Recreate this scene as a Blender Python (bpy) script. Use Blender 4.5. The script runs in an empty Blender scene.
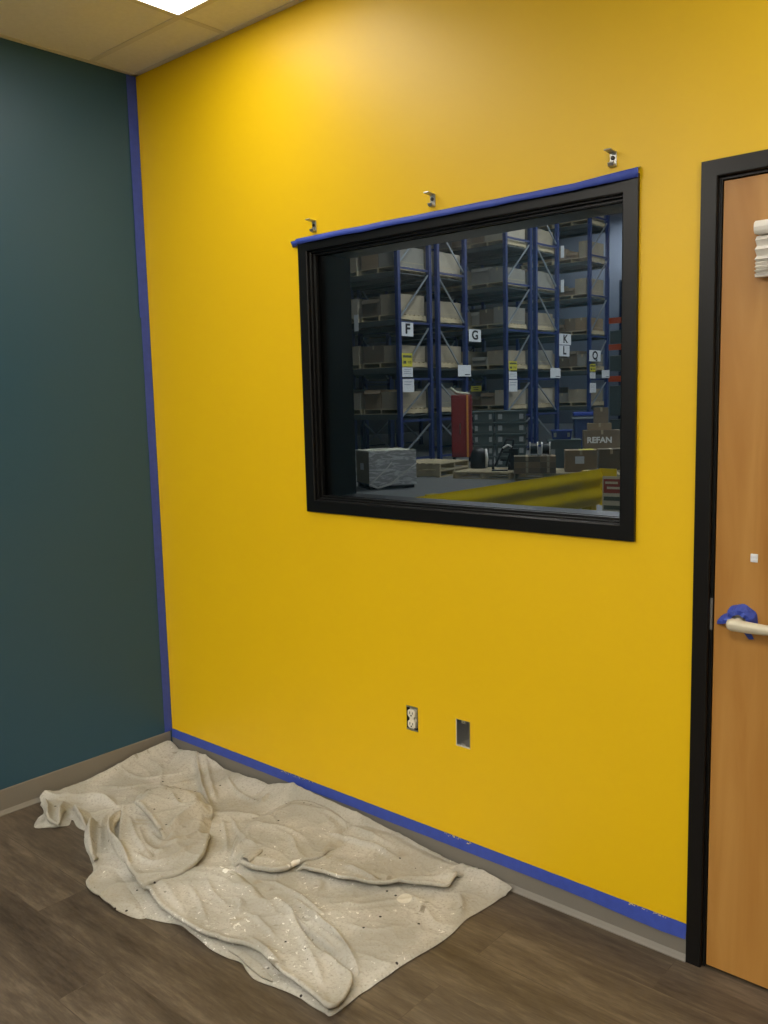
import bpy, bmesh, math, random
from mathutils import Vector, Matrix, noise
from mathutils.geometry import delaunay_2d_cdt
random.seed(7)
C = bpy.context.scene.collection
PI = math.pi

# ------------------------------------------------------------------ camera (fitted to the room's own lines)
CAM = Vector((3.40350, -2.31571, 1.60803)); ROT = (1.444487, 0.024081, 0.722389); FPX = 890.5
H = 2.993
from mathutils import Euler
RM = Euler(ROT, 'XYZ').to_matrix()
cd = bpy.data.cameras.new('camera'); cam = bpy.data.objects.new('camera', cd); C.objects.link(cam)
cam.location = CAM; cam.rotation_euler = ROT
cd.sensor_fit = 'HORIZONTAL'; cd.sensor_width = 36; cd.lens = FPX * 36 / 768; cd.clip_end = 200; cd.clip_start = 0.05
bpy.context.scene.camera = cam

def ray(u, v): return RM @ Vector(((u - 384) / FPX, -(v - 512) / FPX, -1))
def at(u, v, axis, val):            # the point of the place seen at u, v that lies on the plane axis = val
    d = ray(u, v); t = (val - CAM[axis]) / d[axis]
    return CAM + d * t

# ------------------------------------------------------------------ materials
def srgb(r, g, b):
    f = lambda c: (c / 255 / 12.92) if c / 255 <= .04045 else ((c / 255 + .055) / 1.055) ** 2.4
    return (f(r), f(g), f(b), 1)
class NT:
    def __init__(s, m): s.t = m.node_tree; s.n = s.t.nodes; s.l = s.t.links
    def add(s, typ, **kw):
        n = s.n.new(typ)
        for k, v in kw.items():
            if k.startswith('i_'): n.inputs[k[2:].replace('_', ' ')].default_value = v
            else: setattr(n, k, v)
        return n
    def link(s, a, b): s.l.new(a, b)
def mat(name, col, rough=.5, metal=0, spec=.5, var=0, vscale=8, bump=0, bscale=60, emit=0, stretch=None, coat=0):
    m = bpy.data.materials.new(name); m.use_nodes = True; N = NT(m); p = N.n['Principled BSDF']
    c = srgb(*col); p.inputs['Base Color'].default_value = c
    p.inputs['Roughness'].default_value = rough; p.inputs['Metallic'].default_value = metal
    p.inputs['Specular IOR Level'].default_value = spec; p.inputs['Coat Weight'].default_value = coat
    if emit: p.inputs['Emission Color'].default_value = c; p.inputs['Emission Strength'].default_value = emit
    tc = N.add('ShaderNodeTexCoord'); vec = tc.outputs['Object']
    if stretch:
        mp = N.add('ShaderNodeMapping'); mp.inputs['Scale'].default_value = stretch; N.link(vec, mp.inputs['Vector']); vec = mp.outputs['Vector']
    if var:
        n = N.add('ShaderNodeTexNoise'); n.inputs['Scale'].default_value = vscale; n.inputs['Detail'].default_value = 6; N.link(vec, n.inputs['Vector'])
        r = N.add('ShaderNodeMapRange'); r.inputs['From Min'].default_value = .3; r.inputs['From Max'].default_value = .7
        r.inputs['To Min'].default_value = 1 - var; r.inputs['To Max'].default_value = 1 + var; N.link(n.outputs['Fac'], r.inputs['Value'])
        h = N.add('ShaderNodeHueSaturation'); h.inputs['Color'].default_value = c; N.link(r.outputs['Result'], h.inputs['Value'])
        N.link(h.outputs['Color'], p.inputs['Base Color'])
    if bump:
        n2 = N.add('ShaderNodeTexNoise'); n2.inputs['Scale'].default_value = bscale; n2.inputs['Detail'].default_value = 4; N.link(vec, n2.inputs['Vector'])
        b = N.add('ShaderNodeBump'); b.inputs['Strength'].default_value = bump; b.inputs['Distance'].default_value = .002
        N.link(n2.outputs['Fac'], b.inputs['Height']); N.link(b.outputs['Normal'], p.inputs['Normal'])
    return m
M = {}
M['yellow'] = mat('yellow_paint', (238, 195, 4), .42, spec=.5, bump=.12, bscale=160, var=.015, vscale=1.5)
M['teal'] = mat('teal_paint', (42, 80, 100), .42, spec=.5, bump=.12, bscale=160, var=.02, vscale=1.5)
M['plain'] = mat('offwhite_paint', (200, 196, 186), .6, bump=.05)
M['ceil'] = mat('ceiling_tile', (232, 228, 218), .9, spec=.2, bump=.5, bscale=220, var=.03, vscale=60)
M['grid'] = mat('ceiling_grid_metal', (214, 208, 196), .5)
M['base'] = mat('vinyl_baseboard', (126, 121, 112), .55, bump=.1)
M['black'] = mat('black_frame_paint', (12, 11, 10), .36, spec=.35, bump=.15, bscale=120)
M['gasket'] = mat('black_gasket', (17, 16, 15), .5)
M['tape'] = mat('blue_masking_tape', (56, 78, 172), .55, var=.08, vscale=40, bump=.3, bscale=250)
M['nickel'] = mat('satin_nickel', (196, 192, 180), .33, metal=1)
M['lever'] = mat('lever_finish', (214, 207, 184), .38, metal=.15)
M['steel'] = mat('galvanised_steel', (180, 180, 176), .38, metal=.9, var=.08)
M['darksteel'] = mat('dark_steel', (70, 68, 62), .45, metal=.8)
M['ivory'] = mat('ivory_plastic', (228, 222, 200), .4)
M['dark'] = mat('dark_recess', (22, 20, 18), .8)
M['white'] = mat('white_plastic', (236, 234, 228), .45)
M['pleat'] = mat('white_pleated_fabric', (232, 229, 222), .8)
M['paperw'] = mat('white_paper', (226, 230, 234), .7)
M['papergrey'] = mat('grey_label_paper', (172, 176, 176), .7)
M['ink'] = mat('black_ink', (16, 16, 18), .6)
M['greyink'] = mat('grey_print', (120, 128, 146), .7)
M['yellow_label'] = mat('yellow_notice', (214, 206, 60), .6)
M['rackblue'] = mat('rack_blue_paint', (40, 54, 106), .45, var=.08, vscale=4)
M['beam'] = mat('rack_beam_paint', (66, 72, 72), .5, var=.1)
M['orange'] = mat('orange_beam_paint', (224, 96, 48), .5)
M['galv'] = mat('galvanised_brace', (160, 168, 176), .4, metal=.6)
M['concrete'] = mat('warehouse_concrete', (112, 114, 114), .35, var=.08, vscale=.8)
M['wpanel'] = mat('warehouse_wall_panel', (118, 128, 146), .7)
M['wood'] = mat('pallet_wood', (190, 176, 142), .8, var=.15, vscale=5, bump=.2)
for i, c in enumerate([(146, 126, 98), (126, 110, 88), (158, 148, 126), (108, 96, 78), (140, 138, 128), (176, 168, 150)]):
    M['card%d' % i] = mat('cardboard_%s' % 'abcdef'[i], c, .85, var=.08, vscale=4, bump=.1)
M['cardtape'] = mat('carton_tape', (176, 160, 128), .4)
M['tote'] = mat('grey_tote_plastic', (88, 98, 96), .5, var=.05)
M['toteblue'] = mat('blue_tote_plastic', (36, 62, 150), .45)
M['binnavy'] = mat('navy_bin_plastic', (34, 50, 92), .5)
M['red'] = mat('red_painted_metal', (132, 38, 36), .45)
M['strap'] = mat('yellow_strap', (224, 150, 60), .6)
M['blackpl'] = mat('black_plastic', (26, 27, 30), .45)
M['rail'] = mat('yellow_rail_paint', (236, 206, 24), .3, coat=.3)
M['signred'] = mat('sign_red_print', (150, 62, 48), .6)
M['sign_cream'] = mat('sign_cream_board', (206, 196, 168), .6)
M['sign_green'] = mat('sign_dark_print', (84, 88, 72), .6)
M['cream'] = mat('cream_foam', (196, 196, 176), .8)

# light diffuser
def emis(name, col, s):
    m = bpy.data.materials.new(name); m.use_nodes = True; N = NT(m); N.n.remove(N.n['Principled BSDF'])
    e = N.add('ShaderNodeEmission'); e.inputs['Color'].default_value = col; e.inputs['Strength'].default_value = s
    N.link(e.outputs[0], N.n['Material Output'].inputs['Surface']); return m
M['diffuser'] = emis('light_diffuser', (1, .935, .83, 1), 21.0)
M['diffuser_dim'] = emis('light_diffuser_dimmed', (1, .935, .83, 1), 5.2)  # panels next to the yellow wall, dimmed to soften its hot spot
M['highbay'] = emis('high_bay_lens', (.93, .97, 1, 1), 160.0)

# window glass : clear, slightly grey pane with a real fresnel reflection
def glass():
    m = bpy.data.materials.new('window_glass'); m.use_nodes = True; N = NT(m); N.n.remove(N.n['Principled BSDF'])
    t = N.add('ShaderNodeBsdfTransparent'); t.inputs[0].default_value = (.80, .82, .82, 1)
    g = N.add('ShaderNodeBsdfGlossy'); g.inputs['Roughness'].default_value = .02
    f = N.add('ShaderNodeFresnel'); ge = N.add('ShaderNodeNewGeometry'); mr = N.add('ShaderNodeMapRange'); mr.inputs['To Min'].default_value = 1.5; mr.inputs['To Max'].default_value = 1 / 1.5; N.link(ge.outputs['Backfacing'], mr.inputs['Value']); N.link(mr.outputs['Result'], f.inputs['IOR'])
    mx = N.add('ShaderNodeMixShader'); N.link(f.outputs[0], mx.inputs[0]); N.link(t.outputs[0], mx.inputs[1]); N.link(g.outputs[0], mx.inputs[2])
    N.link(mx.outputs[0], N.n['Material Output'].inputs['Surface']); return m
M['glass'] = glass()
# stretch film
def film():
    m = bpy.data.materials.new('stretch_film'); m.use_nodes = True; N = NT(m); p = N.n['Principled BSDF']
    tc = N.add('ShaderNodeTexCoord'); mp = N.add('ShaderNodeMapping'); mp.inputs['Scale'].default_value = (1.2, 1.2, 5); mp.inputs['Rotation'].default_value = (.5, .6, .3)
    N.link(tc.outputs['Object'], mp.inputs[0])
    n = N.add('ShaderNodeTexNoise'); n.inputs['Scale'].default_value = 3.5; n.inputs['Detail'].default_value = 5; n.inputs['Distortion'].default_value = 1.2; N.link(mp.outputs[0], n.inputs[0])
    r = N.add('ShaderNodeValToRGB'); r.color_ramp.elements[0].position = .47; r.color_ramp.elements[0].color = (.5, .5, .5, 1); r.color_ramp.elements[1].position = .62; r.color_ramp.elements[1].color = (.95, .95, .95, 1)
    N.link(n.outputs['Fac'], r.inputs[0]); N.link(r.outputs[0], p.inputs['Alpha'])
    p.inputs['Base Color'].default_value = (.9, .92, .94, 1); p.inputs['Roughness'].default_value = .25
    b = N.add('ShaderNodeBump'); b.inputs['Strength'].default_value = .6; b.inputs['Distance'].default_value = .03; N.link(n.outputs['Fac'], b.inputs['Height']); N.link(b.outputs[0], p.inputs['Normal'])
    return m
M['film'] = film()

# plank floor
def plank():
    m = bpy.data.materials.new('vinyl_plank'); m.use_nodes = True; N = NT(m); p = N.n['Principled BSDF']
    tc = N.add('ShaderNodeTexCoord')
    br = N.add('ShaderNodeTexBrick'); br.offset = .37; br.squash = 1
    for k, v in (('Scale', 1), ('Mortar Size', .0012), ('Mortar Smooth', .3), ('Brick Width', 1.22), ('Row Height', .178), ('Bias', 0)): br.inputs[k].default_value = v
    br.inputs['Color1'].default_value = (0, 0, 0, 1); br.inputs['Color2'].default_value = (1, 1, 1, 1); br.inputs['Mortar'].default_value = (.5, .5, .5, 1)
    N.link(tc.outputs['Object'], br.inputs['Vector'])
    # offset the grain of every plank by its own random value
    sep = N.add('ShaderNodeSeparateColor'); N.link(br.outputs['Color'], sep.inputs[0])
    mp = N.add('ShaderNodeMapping'); mp.inputs['Scale'].default_value = (.9, 6, 1); N.link(tc.outputs['Object'], mp.inputs['Vector'])
    cmb = N.add('ShaderNodeCombineXYZ'); mul = N.add('ShaderNodeMath', operation='MULTIPLY'); mul.inputs[1].default_value = 37
    N.link(sep.outputs[0], mul.inputs[0]); N.link(mul.outputs[0], cmb.inputs[2])
    ad = N.add('ShaderNodeVectorMath', operation='ADD'); N.link(mp.outputs[0], ad.inputs[0]); N.link(cmb.outputs[0], ad.inputs[1])
    n1 = N.add('ShaderNodeTexNoise'); n1.inputs['Scale'].default_value = 2.2; n1.inputs['Detail'].default_value = 8; n1.inputs['Roughness'].default_value = .62; n1.inputs['Distortion'].default_value = .4; N.link(ad.outputs[0], n1.inputs[0])
    n2 = N.add('ShaderNodeTexNoise'); n2.inputs['Scale'].default_value = 14; n2.inputs['Detail'].default_value = 8; n2.inputs['Roughness'].default_value = .7; N.link(ad.outputs[0], n2.inputs[0])
    mx = N.add('ShaderNodeMath', operation='MULTIPLY_ADD'); mx.inputs[1].default_value = .4; N.link(n2.outputs['Fac'], mx.inputs[0])
    m6 = N.add('ShaderNodeMath', operation='MULTIPLY'); m6.inputs[1].default_value = .6; N.link(n1.outputs['Fac'], m6.inputs[0]); N.link(m6.outputs[0], mx.inputs[2])
    sh = N.add('ShaderNodeMath', operation='MULTIPLY_ADD'); sh.inputs[1].default_value = .06; N.link(sep.outputs[0], sh.inputs[0])
    sb = N.add('ShaderNodeMath', operation='ADD'); sb.inputs[1].default_value = -.05; N.link(mx.outputs[0], sb.inputs[0]); N.link(sb.outputs[0], sh.inputs[2])
    r = N.add('ShaderNodeValToRGB'); el = r.color_ramp.elements
    el[0].position = .34; el[0].color = srgb(58, 49, 40); el[1].position = .66; el[1].color = srgb(120, 108, 92)
    e = el.new(.5); e.color = srgb(90, 79, 66)
    N.link(sh.outputs[0], r.inputs[0])
    mm = N.add('ShaderNodeMixRGB'); mm.blend_type = 'MULTIPLY'; mm.inputs[2].default_value = (.82, .8, .78, 1); N.link(br.outputs['Fac'], mm.inputs[0]); N.link(r.outputs[0], mm.inputs[1])
    N.link(mm.outputs[0], p.inputs['Base Color']); p.inputs['Roughness'].default_value = .48
    b = N.add('ShaderNodeBump'); b.inputs['Strength'].default_value = .25; b.inputs['Distance'].default_value = .001; N.link(mx.outputs[0], b.inputs['Height']); N.link(b.outputs[0], p.inputs['Normal'])
    return m
M['plank'] = plank()

# door veneer
def veneer():
    m = bpy.data.materials.new('maple_veneer'); m.use_nodes = True; N = NT(m); p = N.n['Principled BSDF']
    tc = N.add('ShaderNodeTexCoord'); mp = N.add('ShaderNodeMapping'); mp.inputs['Scale'].default_value = (9, 9, .9); N.link(tc.outputs['Object'], mp.inputs[0])
    n1 = N.add('ShaderNodeTexNoise'); n1.inputs['Scale'].default_value = 1.6; n1.inputs['Detail'].default_value = 7; n1.inputs['Distortion'].default_value = .6; N.link(mp.outputs[0], n1.inputs[0])
    r = N.add('ShaderNodeValToRGB'); el = r.color_ramp.elements; el[0].position = .3; el[0].color = srgb(166, 112, 44); el[1].position = .72; el[1].color = srgb(194, 144, 74)
    N.link(n1.outputs['Fac'], r.inputs[0]); N.link(r.outputs[0], p.inputs['Base Color']); p.inputs['Roughness'].default_value = .4
    return m
M['veneer'] = veneer()

# canvas drop cloth : weave, white paint spatter, dark specks, faint stains
def canvas():
    m = bpy.data.materials.new('paint_spotted_canvas'); m.use_nodes = True; N = NT(m); p = N.n['Principled BSDF']
    tc = N.add('ShaderNodeTexCoord'); o = tc.outputs['Object']
    def noise_(scale, det=4, dist=0):
        n = N.add('ShaderNodeTexNoise'); n.inputs['Scale'].default_value = scale; n.inputs['Detail'].default_value = det; n.inputs['Distortion'].default_value = dist; N.link(o, n.inputs[0]); return n.outputs['Fac']
    def ramp(x, a, b):
        r = N.add('ShaderNodeMapRange'); r.interpolation_type = 'SMOOTHSTEP'; r.inputs['From Min'].default_value = a; r.inputs['From Max'].default_value = b; N.link(x, r.inputs['Value']); return r.outputs['Result']
    def mul(a, b):
        q = N.add('ShaderNodeMath', operation='MULTIPLY'); N.link(a, q.inputs[0]); N.link(b, q.inputs[1]); return q.outputs[0]
    def mixc(f, a, b):
        q = N.add('ShaderNodeMixRGB'); N.link(f, q.inputs[0])
        if isinstance(a, tuple): q.inputs[1].default_value = a
        else: N.link(a, q.inputs[1])
        q.inputs[2].default_value = b; return q.outputs[0]
    col = mixc(ramp(noise_(5, 5), .38, .68), srgb(172, 169, 158), srgb(196, 193, 183))
    col = mixc(mul(ramp(noise_(7, 3, .5), .58, .78), ramp(noise_(2.1, 2), .5, .6)), col, srgb(164, 155, 134))
    col = mixc(ramp(noise_(120, 4), .45, .85), col, srgb(158, 154, 141))
    # dull grey smudges
    sm = mul(ramp(noise_(17, 3, .4), .66, .74), ramp(noise_(3.3, 2), .46, .56)); col = mixc(sm, col, srgb(140, 134, 120))
    # white spatter gathered where the painter stood
    near = N.add('ShaderNodeVectorMath', operation='DISTANCE'); N.link(o, near.inputs[0]); near.inputs[1].default_value = at(250, 920, 2, .03)
    nr = N.add('ShaderNodeMapRange'); nr.inputs['From Min'].default_value = .75; nr.inputs['From Max'].default_value = .12; nr.inputs['To Min'].default_value = 0; nr.inputs['To Max'].default_value = .085; N.link(near.outputs['Value'], nr.inputs['Value'])
    sm_ = N.add('ShaderNodeMath', operation='ADD'); N.link(noise_(62, 3, .5), sm_.inputs[0]); N.link(nr.outputs['Result'], sm_.inputs[1])
    w1 = mul(ramp(sm_.outputs[0], .72, .74), ramp(noise_(5, 1), .42, .52)); col = mixc(w1, col, srgb(230, 228, 220))
    w2 = ramp(noise_(90, 2), .75, .77); col = mixc(w2, col, srgb(222, 219, 208))
    # one big white blot
    for (u, v, rad) in ((233, 869, .030), (296, 864, .016), (224, 866, .014)):
        q = at(u, v, 2, .03)
        vm = N.add('ShaderNodeVectorMath', operation='DISTANCE'); N.link(o, vm.inputs[0]); vm.inputs[1].default_value = q
        ad = N.add('ShaderNodeMath', operation='MULTIPLY_ADD'); ad.inputs[1].default_value = .06; N.link(noise_(28, 2), ad.inputs[0]); N.link(vm.outputs['Value'], ad.inputs[2])
        inv = N.add('ShaderNodeMath', operation='SUBTRACT'); inv.inputs[0].default_value = rad + .030; N.link(ad.outputs[0], inv.inputs[1])
        col = mixc(ramp(inv.outputs[0], 0, .003), col, srgb(240, 239, 232))
    q = at(404, 896, 2, .02); vm = N.add('ShaderNodeVectorMath', operation='DISTANCE'); N.link(o, vm.inputs[0]); vm.inputs[1].default_value = q
    inv = N.add('ShaderNodeMath', operation='SUBTRACT'); inv.inputs[0].default_value = .028; N.link(vm.outputs['Value'], inv.inputs[1]); fd = N.add('ShaderNodeMath', operation='MULTIPLY'); fd.inputs[1].default_value = .6; N.link(ramp(inv.outputs[0], 0, .004), fd.inputs[0]); col = mixc(fd.outputs[0], col, srgb(226, 222, 208))
    # dark specks
    vo = N.add('ShaderNodeTexVoronoi'); vo.inputs['Scale'].default_value = 26; N.link(o, vo.inputs[0])
    d = N.add('ShaderNodeMath', operation='SUBTRACT'); d.inputs[0].default_value = .13; N.link(vo.outputs['Distance'], d.inputs[1])
    sp = N.add('ShaderNodeSeparateColor'); N.link(vo.outputs['Color'], sp.inputs[0])
    dk = mul(ramp(d.outputs[0], 0, .02), ramp(sp.outputs[0], .86, .9)); col = mixc(dk, col, srgb(64, 60, 58))
    q = at(100, 818, 2, .03); vm = N.add('ShaderNodeVectorMath', operation='DISTANCE'); N.link(o, vm.inputs[0]); vm.inputs[1].default_value = q
    inv = N.add('ShaderNodeMath', operation='SUBTRACT'); inv.inputs[0].default_value = .009; N.link(vm.outputs['Value'], inv.inputs[1]); col = mixc(ramp(inv.outputs[0], 0, .002), col, srgb(52, 48, 130))
    N.link(col, p.inputs['Base Color']); p.inputs['Roughness'].default_value = 1.0; p.inputs['Specular IOR Level'].default_value = .04
    b = N.add('ShaderNodeBump'); b.inputs['Strength'].default_value = .6; b.inputs['Distance'].default_value = .0014; N.link(noise_(190, 4), b.inputs['Height'])
    b2 = N.add('ShaderNodeBump'); b2.inputs['Strength'].default_value = .35; b2.inputs['Distance'].default_value = .004; N.link(noise_(34, 5, 1.2), b2.inputs['Height']); N.link(b.outputs[0], b2.inputs['Normal'])
    N.link(b2.outputs[0], p.inputs['Normal'])
    return m
M['canvas'] = canvas()

# ------------------------------------------------------------------ mesh helpers
class MB:
    def __init__(s): s.bm = bmesh.new()
    def box(s, x0, x1, y0, y1, z0, z1, mi=0):
        v = [s.bm.verts.new(p) for p in ((x0, y0, z0), (x1, y0, z0), (x1, y1, z0), (x0, y1, z0), (x0, y0, z1), (x1, y0, z1), (x1, y1, z1), (x0, y1, z1))]
        for f in ((3, 2, 1, 0), (4, 5, 6, 7), (0, 1, 5, 4), (1, 2, 6, 5), (2, 3, 7, 6), (3, 0, 4, 7)):
            fc = s.bm.faces.new([v[i] for i in f]); fc.material_index = mi
        return s
    def quad(s, *p, mi=0):
        f = s.bm.faces.new([s.bm.verts.new(q) for q in p]); f.material_index = mi; return s
    def bar(s, a, b, w, h=None, up=(0, 0, 1)):
        a, b = Vector(a), Vector(b); h = h or w; d = (b - a).normalized(); up = Vector(up)
        if abs(d.dot(up)) > .98: up = Vector((0, 1, 0))
        sx = d.cross(up).normalized() * w / 2; sy = d.cross(sx).normalized() * h / 2
        r = [[s.bm.verts.new(c + i * sx + j * sy) for i, j in ((-1, -1), (1, -1), (1, 1), (-1, 1))] for c in (a, b)]
        for k in range(4): s.bm.faces.new((r[0][k], r[0][(k + 1) % 4], r[1][(k + 1) % 4], r[1][k]))
        s.bm.faces.new(r[0][::-1]); s.bm.faces.new(r[1]); return s
    def tube(s, pts, rad, n=12, sy=1.0, caps=True):
        pts = [Vector(p) for p in pts]; rs = rad if isinstance(rad, (list, tuple)) else [rad] * len(pts)
        rings = []; ref = None
        for i, p in enumerate(pts):
            d = (pts[min(i + 1, len(pts) - 1)] - pts[max(i - 1, 0)]).normalized()
            if ref is None: ref = Vector((0, 0, 1)) if abs(d.z) < .9 else Vector((0, 1, 0))
            a = (ref - d * ref.dot(d)).normalized(); ref = a; b = d.cross(a)
            rings.append([s.bm.verts.new(p + rs[i] * (math.cos(t) * a + sy * math.sin(t) * b)) for t in [2 * PI * k / n for k in range(n)]])
        for i in range(len(rings) - 1):
            for k in range(n): s.bm.faces.new((rings[i][k], rings[i][(k + 1) % n], rings[i + 1][(k + 1) % n], rings[i + 1][k]))
        if caps: s.bm.faces.new(rings[0][::-1]); s.bm.faces.new(rings[-1])
        return s
    def prism(s, poly, axis, a, b):      # polygon of (p, q) swept along an axis
        def P(p, q, t): return {'x': (t, p, q), 'y': (p, t, q), 'z': (p, q, t)}[axis]
        A = [s.bm.verts.new(P(p, q, a)) for p, q in poly]; B = [s.bm.verts.new(P(p, q, b)) for p, q in poly]; n = len(poly)
        for k in range(n): s.bm.faces.new((A[k], A[(k + 1) % n], B[(k + 1) % n], B[k]))
        s.bm.faces.new(A[::-1]); s.bm.faces.new(B); return s
    def build(s, name, m, parent=None, loc=None, bevel=0, smooth=False, rz=0):
        me = bpy.data.meshes.new(name); bmesh.ops.recalc_face_normals(s.bm, faces=s.bm.faces); s.bm.to_mesh(me); s.bm.free()
        for q in (m if isinstance(m, (list, tuple)) else [m]): me.materials.append(M[q] if isinstance(q, str) else q)
        o = bpy.data.objects.new(name, me); C.objects.link(o)
        if parent: o.parent = parent
        if loc is not None: o.location = loc
        if rz: o.rotation_euler.z = rz
        if smooth:
            for pl in me.polygons: pl.use_smooth = True
        if bevel:
            b = o.modifiers.new('bevel', 'BEVEL'); b.width = bevel; b.segments = 2; b.limit_method = 'ANGLE'
        return o
def tag(o, label=None, cat=None, group=None, kind=None):
    if label: o['label'] = label
    if cat: o['category'] = cat
    if group: o['group'] = group
    if kind: o['kind'] = kind
    return o
def empty(name, loc, label, cat, rz=0, group=None):
    o = bpy.data.objects.new(name, None); C.objects.link(o); o.location = loc; o.rotation_euler.z = rz; o.empty_display_size = .1
    return tag(o, label, cat, group)
def copy_tree(o, loc=None, rz=None, label=None, parent=None):
    c = o.copy(); C.objects.link(c)
    if parent: c.parent = parent
    if loc is not None: c.location = loc
    if rz is not None: c.rotation_euler.z = rz
    if label: c['label'] = label
    for ch in list(o.children): copy_tree(ch, parent=c)
    return c
def struct(o, label, cat): return tag(o, label, cat, kind='structure')

# ------------------------------------------------------------------ room shell
RX, RY, TW = 5.6, -8.2, .205
WX0, WX1, WZ0, WZ1 = .971, 2.293, 1.194, 2.189
DX0, DTOP = 2.4635, 2.184
DX1 = DX0 + 1.0
b = MB(); b.box(-.15, RX + .15, RY - .15, 0.205, -.1, 0); struct(b.build('floor', 'plank'), 'dark grey-brown wood-look vinyl plank floor', 'floor')

def wall_holes(x0, x1, z0, z1, y0, y1, holes):
    xs = sorted({x0, x1, *[h[0] for h in holes], *[h[1] for h in holes]}); zs = sorted({z0, z1, *[h[2] for h in holes], *[h[3] for h in holes]})
    mb = MB()
    def hole(cx, cz): return any(h[0] < cx < h[1] and h[2] < cz < h[3] for h in holes) or not (x0 < cx < x1 and z0 < cz < z1)
    for i in range(len(xs) - 1):
        for j in range(len(zs) - 1):
            a, c, d, e = xs[i], xs[i + 1], zs[j], zs[j + 1]; cx, cz = (a + c) / 2, (d + e) / 2
            if hole(cx, cz): continue
            mb.quad((a, y0, d), (c, y0, d), (c, y0, e), (a, y0, e)); mb.quad((a, y1, d), (a, y1, e), (c, y1, e), (c, y1, d), mi=1)
            for (px, pz, q) in ((a - 1e-4, cz, ((a, y0, d), (a, y0, e), (a, y1, e), (a, y1, d))), (c + 1e-4, cz, ((c, y0, d), (c, y1, d), (c, y1, e), (c, y0, e))),
                                (cx, d - 1e-4, ((a, y0, d), (a, y1, d), (c, y1, d), (c, y0, d))), (cx, e + 1e-4, ((a, y0, e), (c, y0, e), (c, y1, e), (a, y1, e)))):
                if hole(px, pz): mb.quad(*q)
    bmesh.ops.remove_doubles(mb.bm, verts=mb.bm.verts, dist=1e-5)
    return mb
OX0, OX1, OZ0, OZ1 = 1.433, 1.486, .443, .533
BX0, BX1, BZ0, BZ1 = 1.652, 1.710, .438, .532
wy = wall_holes(-.15, RX + .15, -.1, H + .15, 0, TW, [(WX0 + .02, WX1 - .02, WZ0 + .02, WZ1 - .02), (DX0 + .03, DX1 - .03, -.1, DTOP - .03), (OX0, OX1, OZ0, OZ1), (BX0, BX1, BZ0, BZ1)])
struct(wy.build('wall_back', ['yellow', 'plain']), 'bright yellow painted wall around the window and door', 'wall')
b = MB(); b.box(-.15, 0, RY - .15, 0, 0, H + .15); struct(b.build('wall_left', 'teal'), 'dark teal painted wall left of the corner', 'wall')
b = MB(); b.box(RX, RX + .15, RY - .15, 0, 0, H + .15); struct(b.build('wall_right', 'plain'), 'off-white wall behind the camera on the right', 'wall')
b = MB(); b.box(0, RX, RY - .15, RY, 0, H + .15); struct(b.build('wall_front', 'plain'), 'off-white wall behind the camera', 'wall')

# ceiling : lay-in tiles, T-bars, troffers
GX = [0.0, .617] + [.617 + .61 * k for k in range(1, 9)] + [RX]
GY = [0.0, -.222] + [-.222 - 1.22 * k for k in range(1, 7)] + [RY]
LIGHTS = [(1, 1), (5, 1), (1, 3), (5, 3), (1, 5), (5, 5)]
b = MB()
for i in range(len(GX) - 1):
    for j in range(len(GY) - 1):
        if (i, j) in LIGHTS: continue
        x0, x1 = GX[i], GX[i + 1]; y1, y0 = GY[j], GY[j + 1]
        e = .012; b.box(x0, x1, y0, y1, H + .008, H + .03); b.box(x0 + e, x1 - e, y0 + e, y1 - e, H + .001, H + .009)
b.box(0, RX, RY, 0, H + .13, H + .15)
struct(b.build('ceiling', 'ceil'), 'off-white mineral fibre ceiling tiles in a metal grid', 'ceiling')
b = MB()
for x in GX[1:-1]: b.box(x - .012, x + .012, RY, 0, H - .001, H + .012)
for y in GY[1:-1]: b.box(0, RX, y - .012, y + .012, H - .0015, H + .012)
b.box(0, .022, RY, 0, H - .002, H + .004); b.box(0, RX, -.022, 0, H - .002, H + .004)
struct(b.build('trim_1', 'grid'), 'thin off-white metal ceiling grid bars', 'ceiling grid')
def troffer(i, j, label, dm='diffuser'):
    x0, x1 = GX[i] + .0125, GX[i + 1] - .0125; y1, y0 = GY[j] - .0125, GY[j + 1] + .0125
    cx, cy = (x0 + x1) / 2, (y0 + y1) / 2; w, l = (x1 - x0) / 2, (y1 - y0) / 2
    t = empty('ceiling_light', (cx, cy, H), label, 'ceiling light', group='recessed ceiling light panels')
    m = MB(); m.box(-w, w, -l, -l + .02, 0, .05); m.box(-w, w, l - .02, l, 0, .05); m.box(-w, -w + .02, -l + .02, l - .02, 0, .05); m.box(w - .02, w, -l + .02, l - .02, 0, .05); m.box(-w, w, -l, l, .05, .06)
    m.build('frame', 'grid', t)
    m = MB(); m.box(-w + .003, w - .003, -l + .003, l - .003, -.001, -.0002); m.build('diffuser', dm, t)
troffer(1, 1, 'glowing white ceiling light panel nearest the corner above the yellow wall', 'diffuser_dim')
troffer(5, 1, 'glowing ceiling light panel above the wooden door, out of the photo', 'diffuser_dim')
troffer(1, 3, 'unseen added ceiling light panel above the teal wall, behind the camera')  # this and the next three: unseen panels added to fill the lower wall
troffer(5, 3, 'unseen added ceiling light panel behind the camera, away from the teal wall')
troffer(1, 5, 'unseen added ceiling light panel deepest in the room by the teal wall')
troffer(5, 5, 'unseen added ceiling light panel deepest in the room on the door side')

# baseboards (cove profile)
prof = [(0, 0), (.016, 0), (.016, .003), (.010, .009), (.0035, .018), (.003, .098), (.0015, .102), (0, .102)]
b = MB(); b.prism([(-p, z) for p, z in prof], 'x', .0, DX0); struct(b.build('baseboard_back', 'base'), 'grey-brown vinyl cove baseboard under the yellow wall', 'baseboard')
b = MB(); b.prism([(p, z) for p, z in prof], 'y', RY, -.0136); struct(b.build('baseboard_left', 'base'), 'grey-brown vinyl cove baseboard under the teal wall', 'baseboard')

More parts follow.
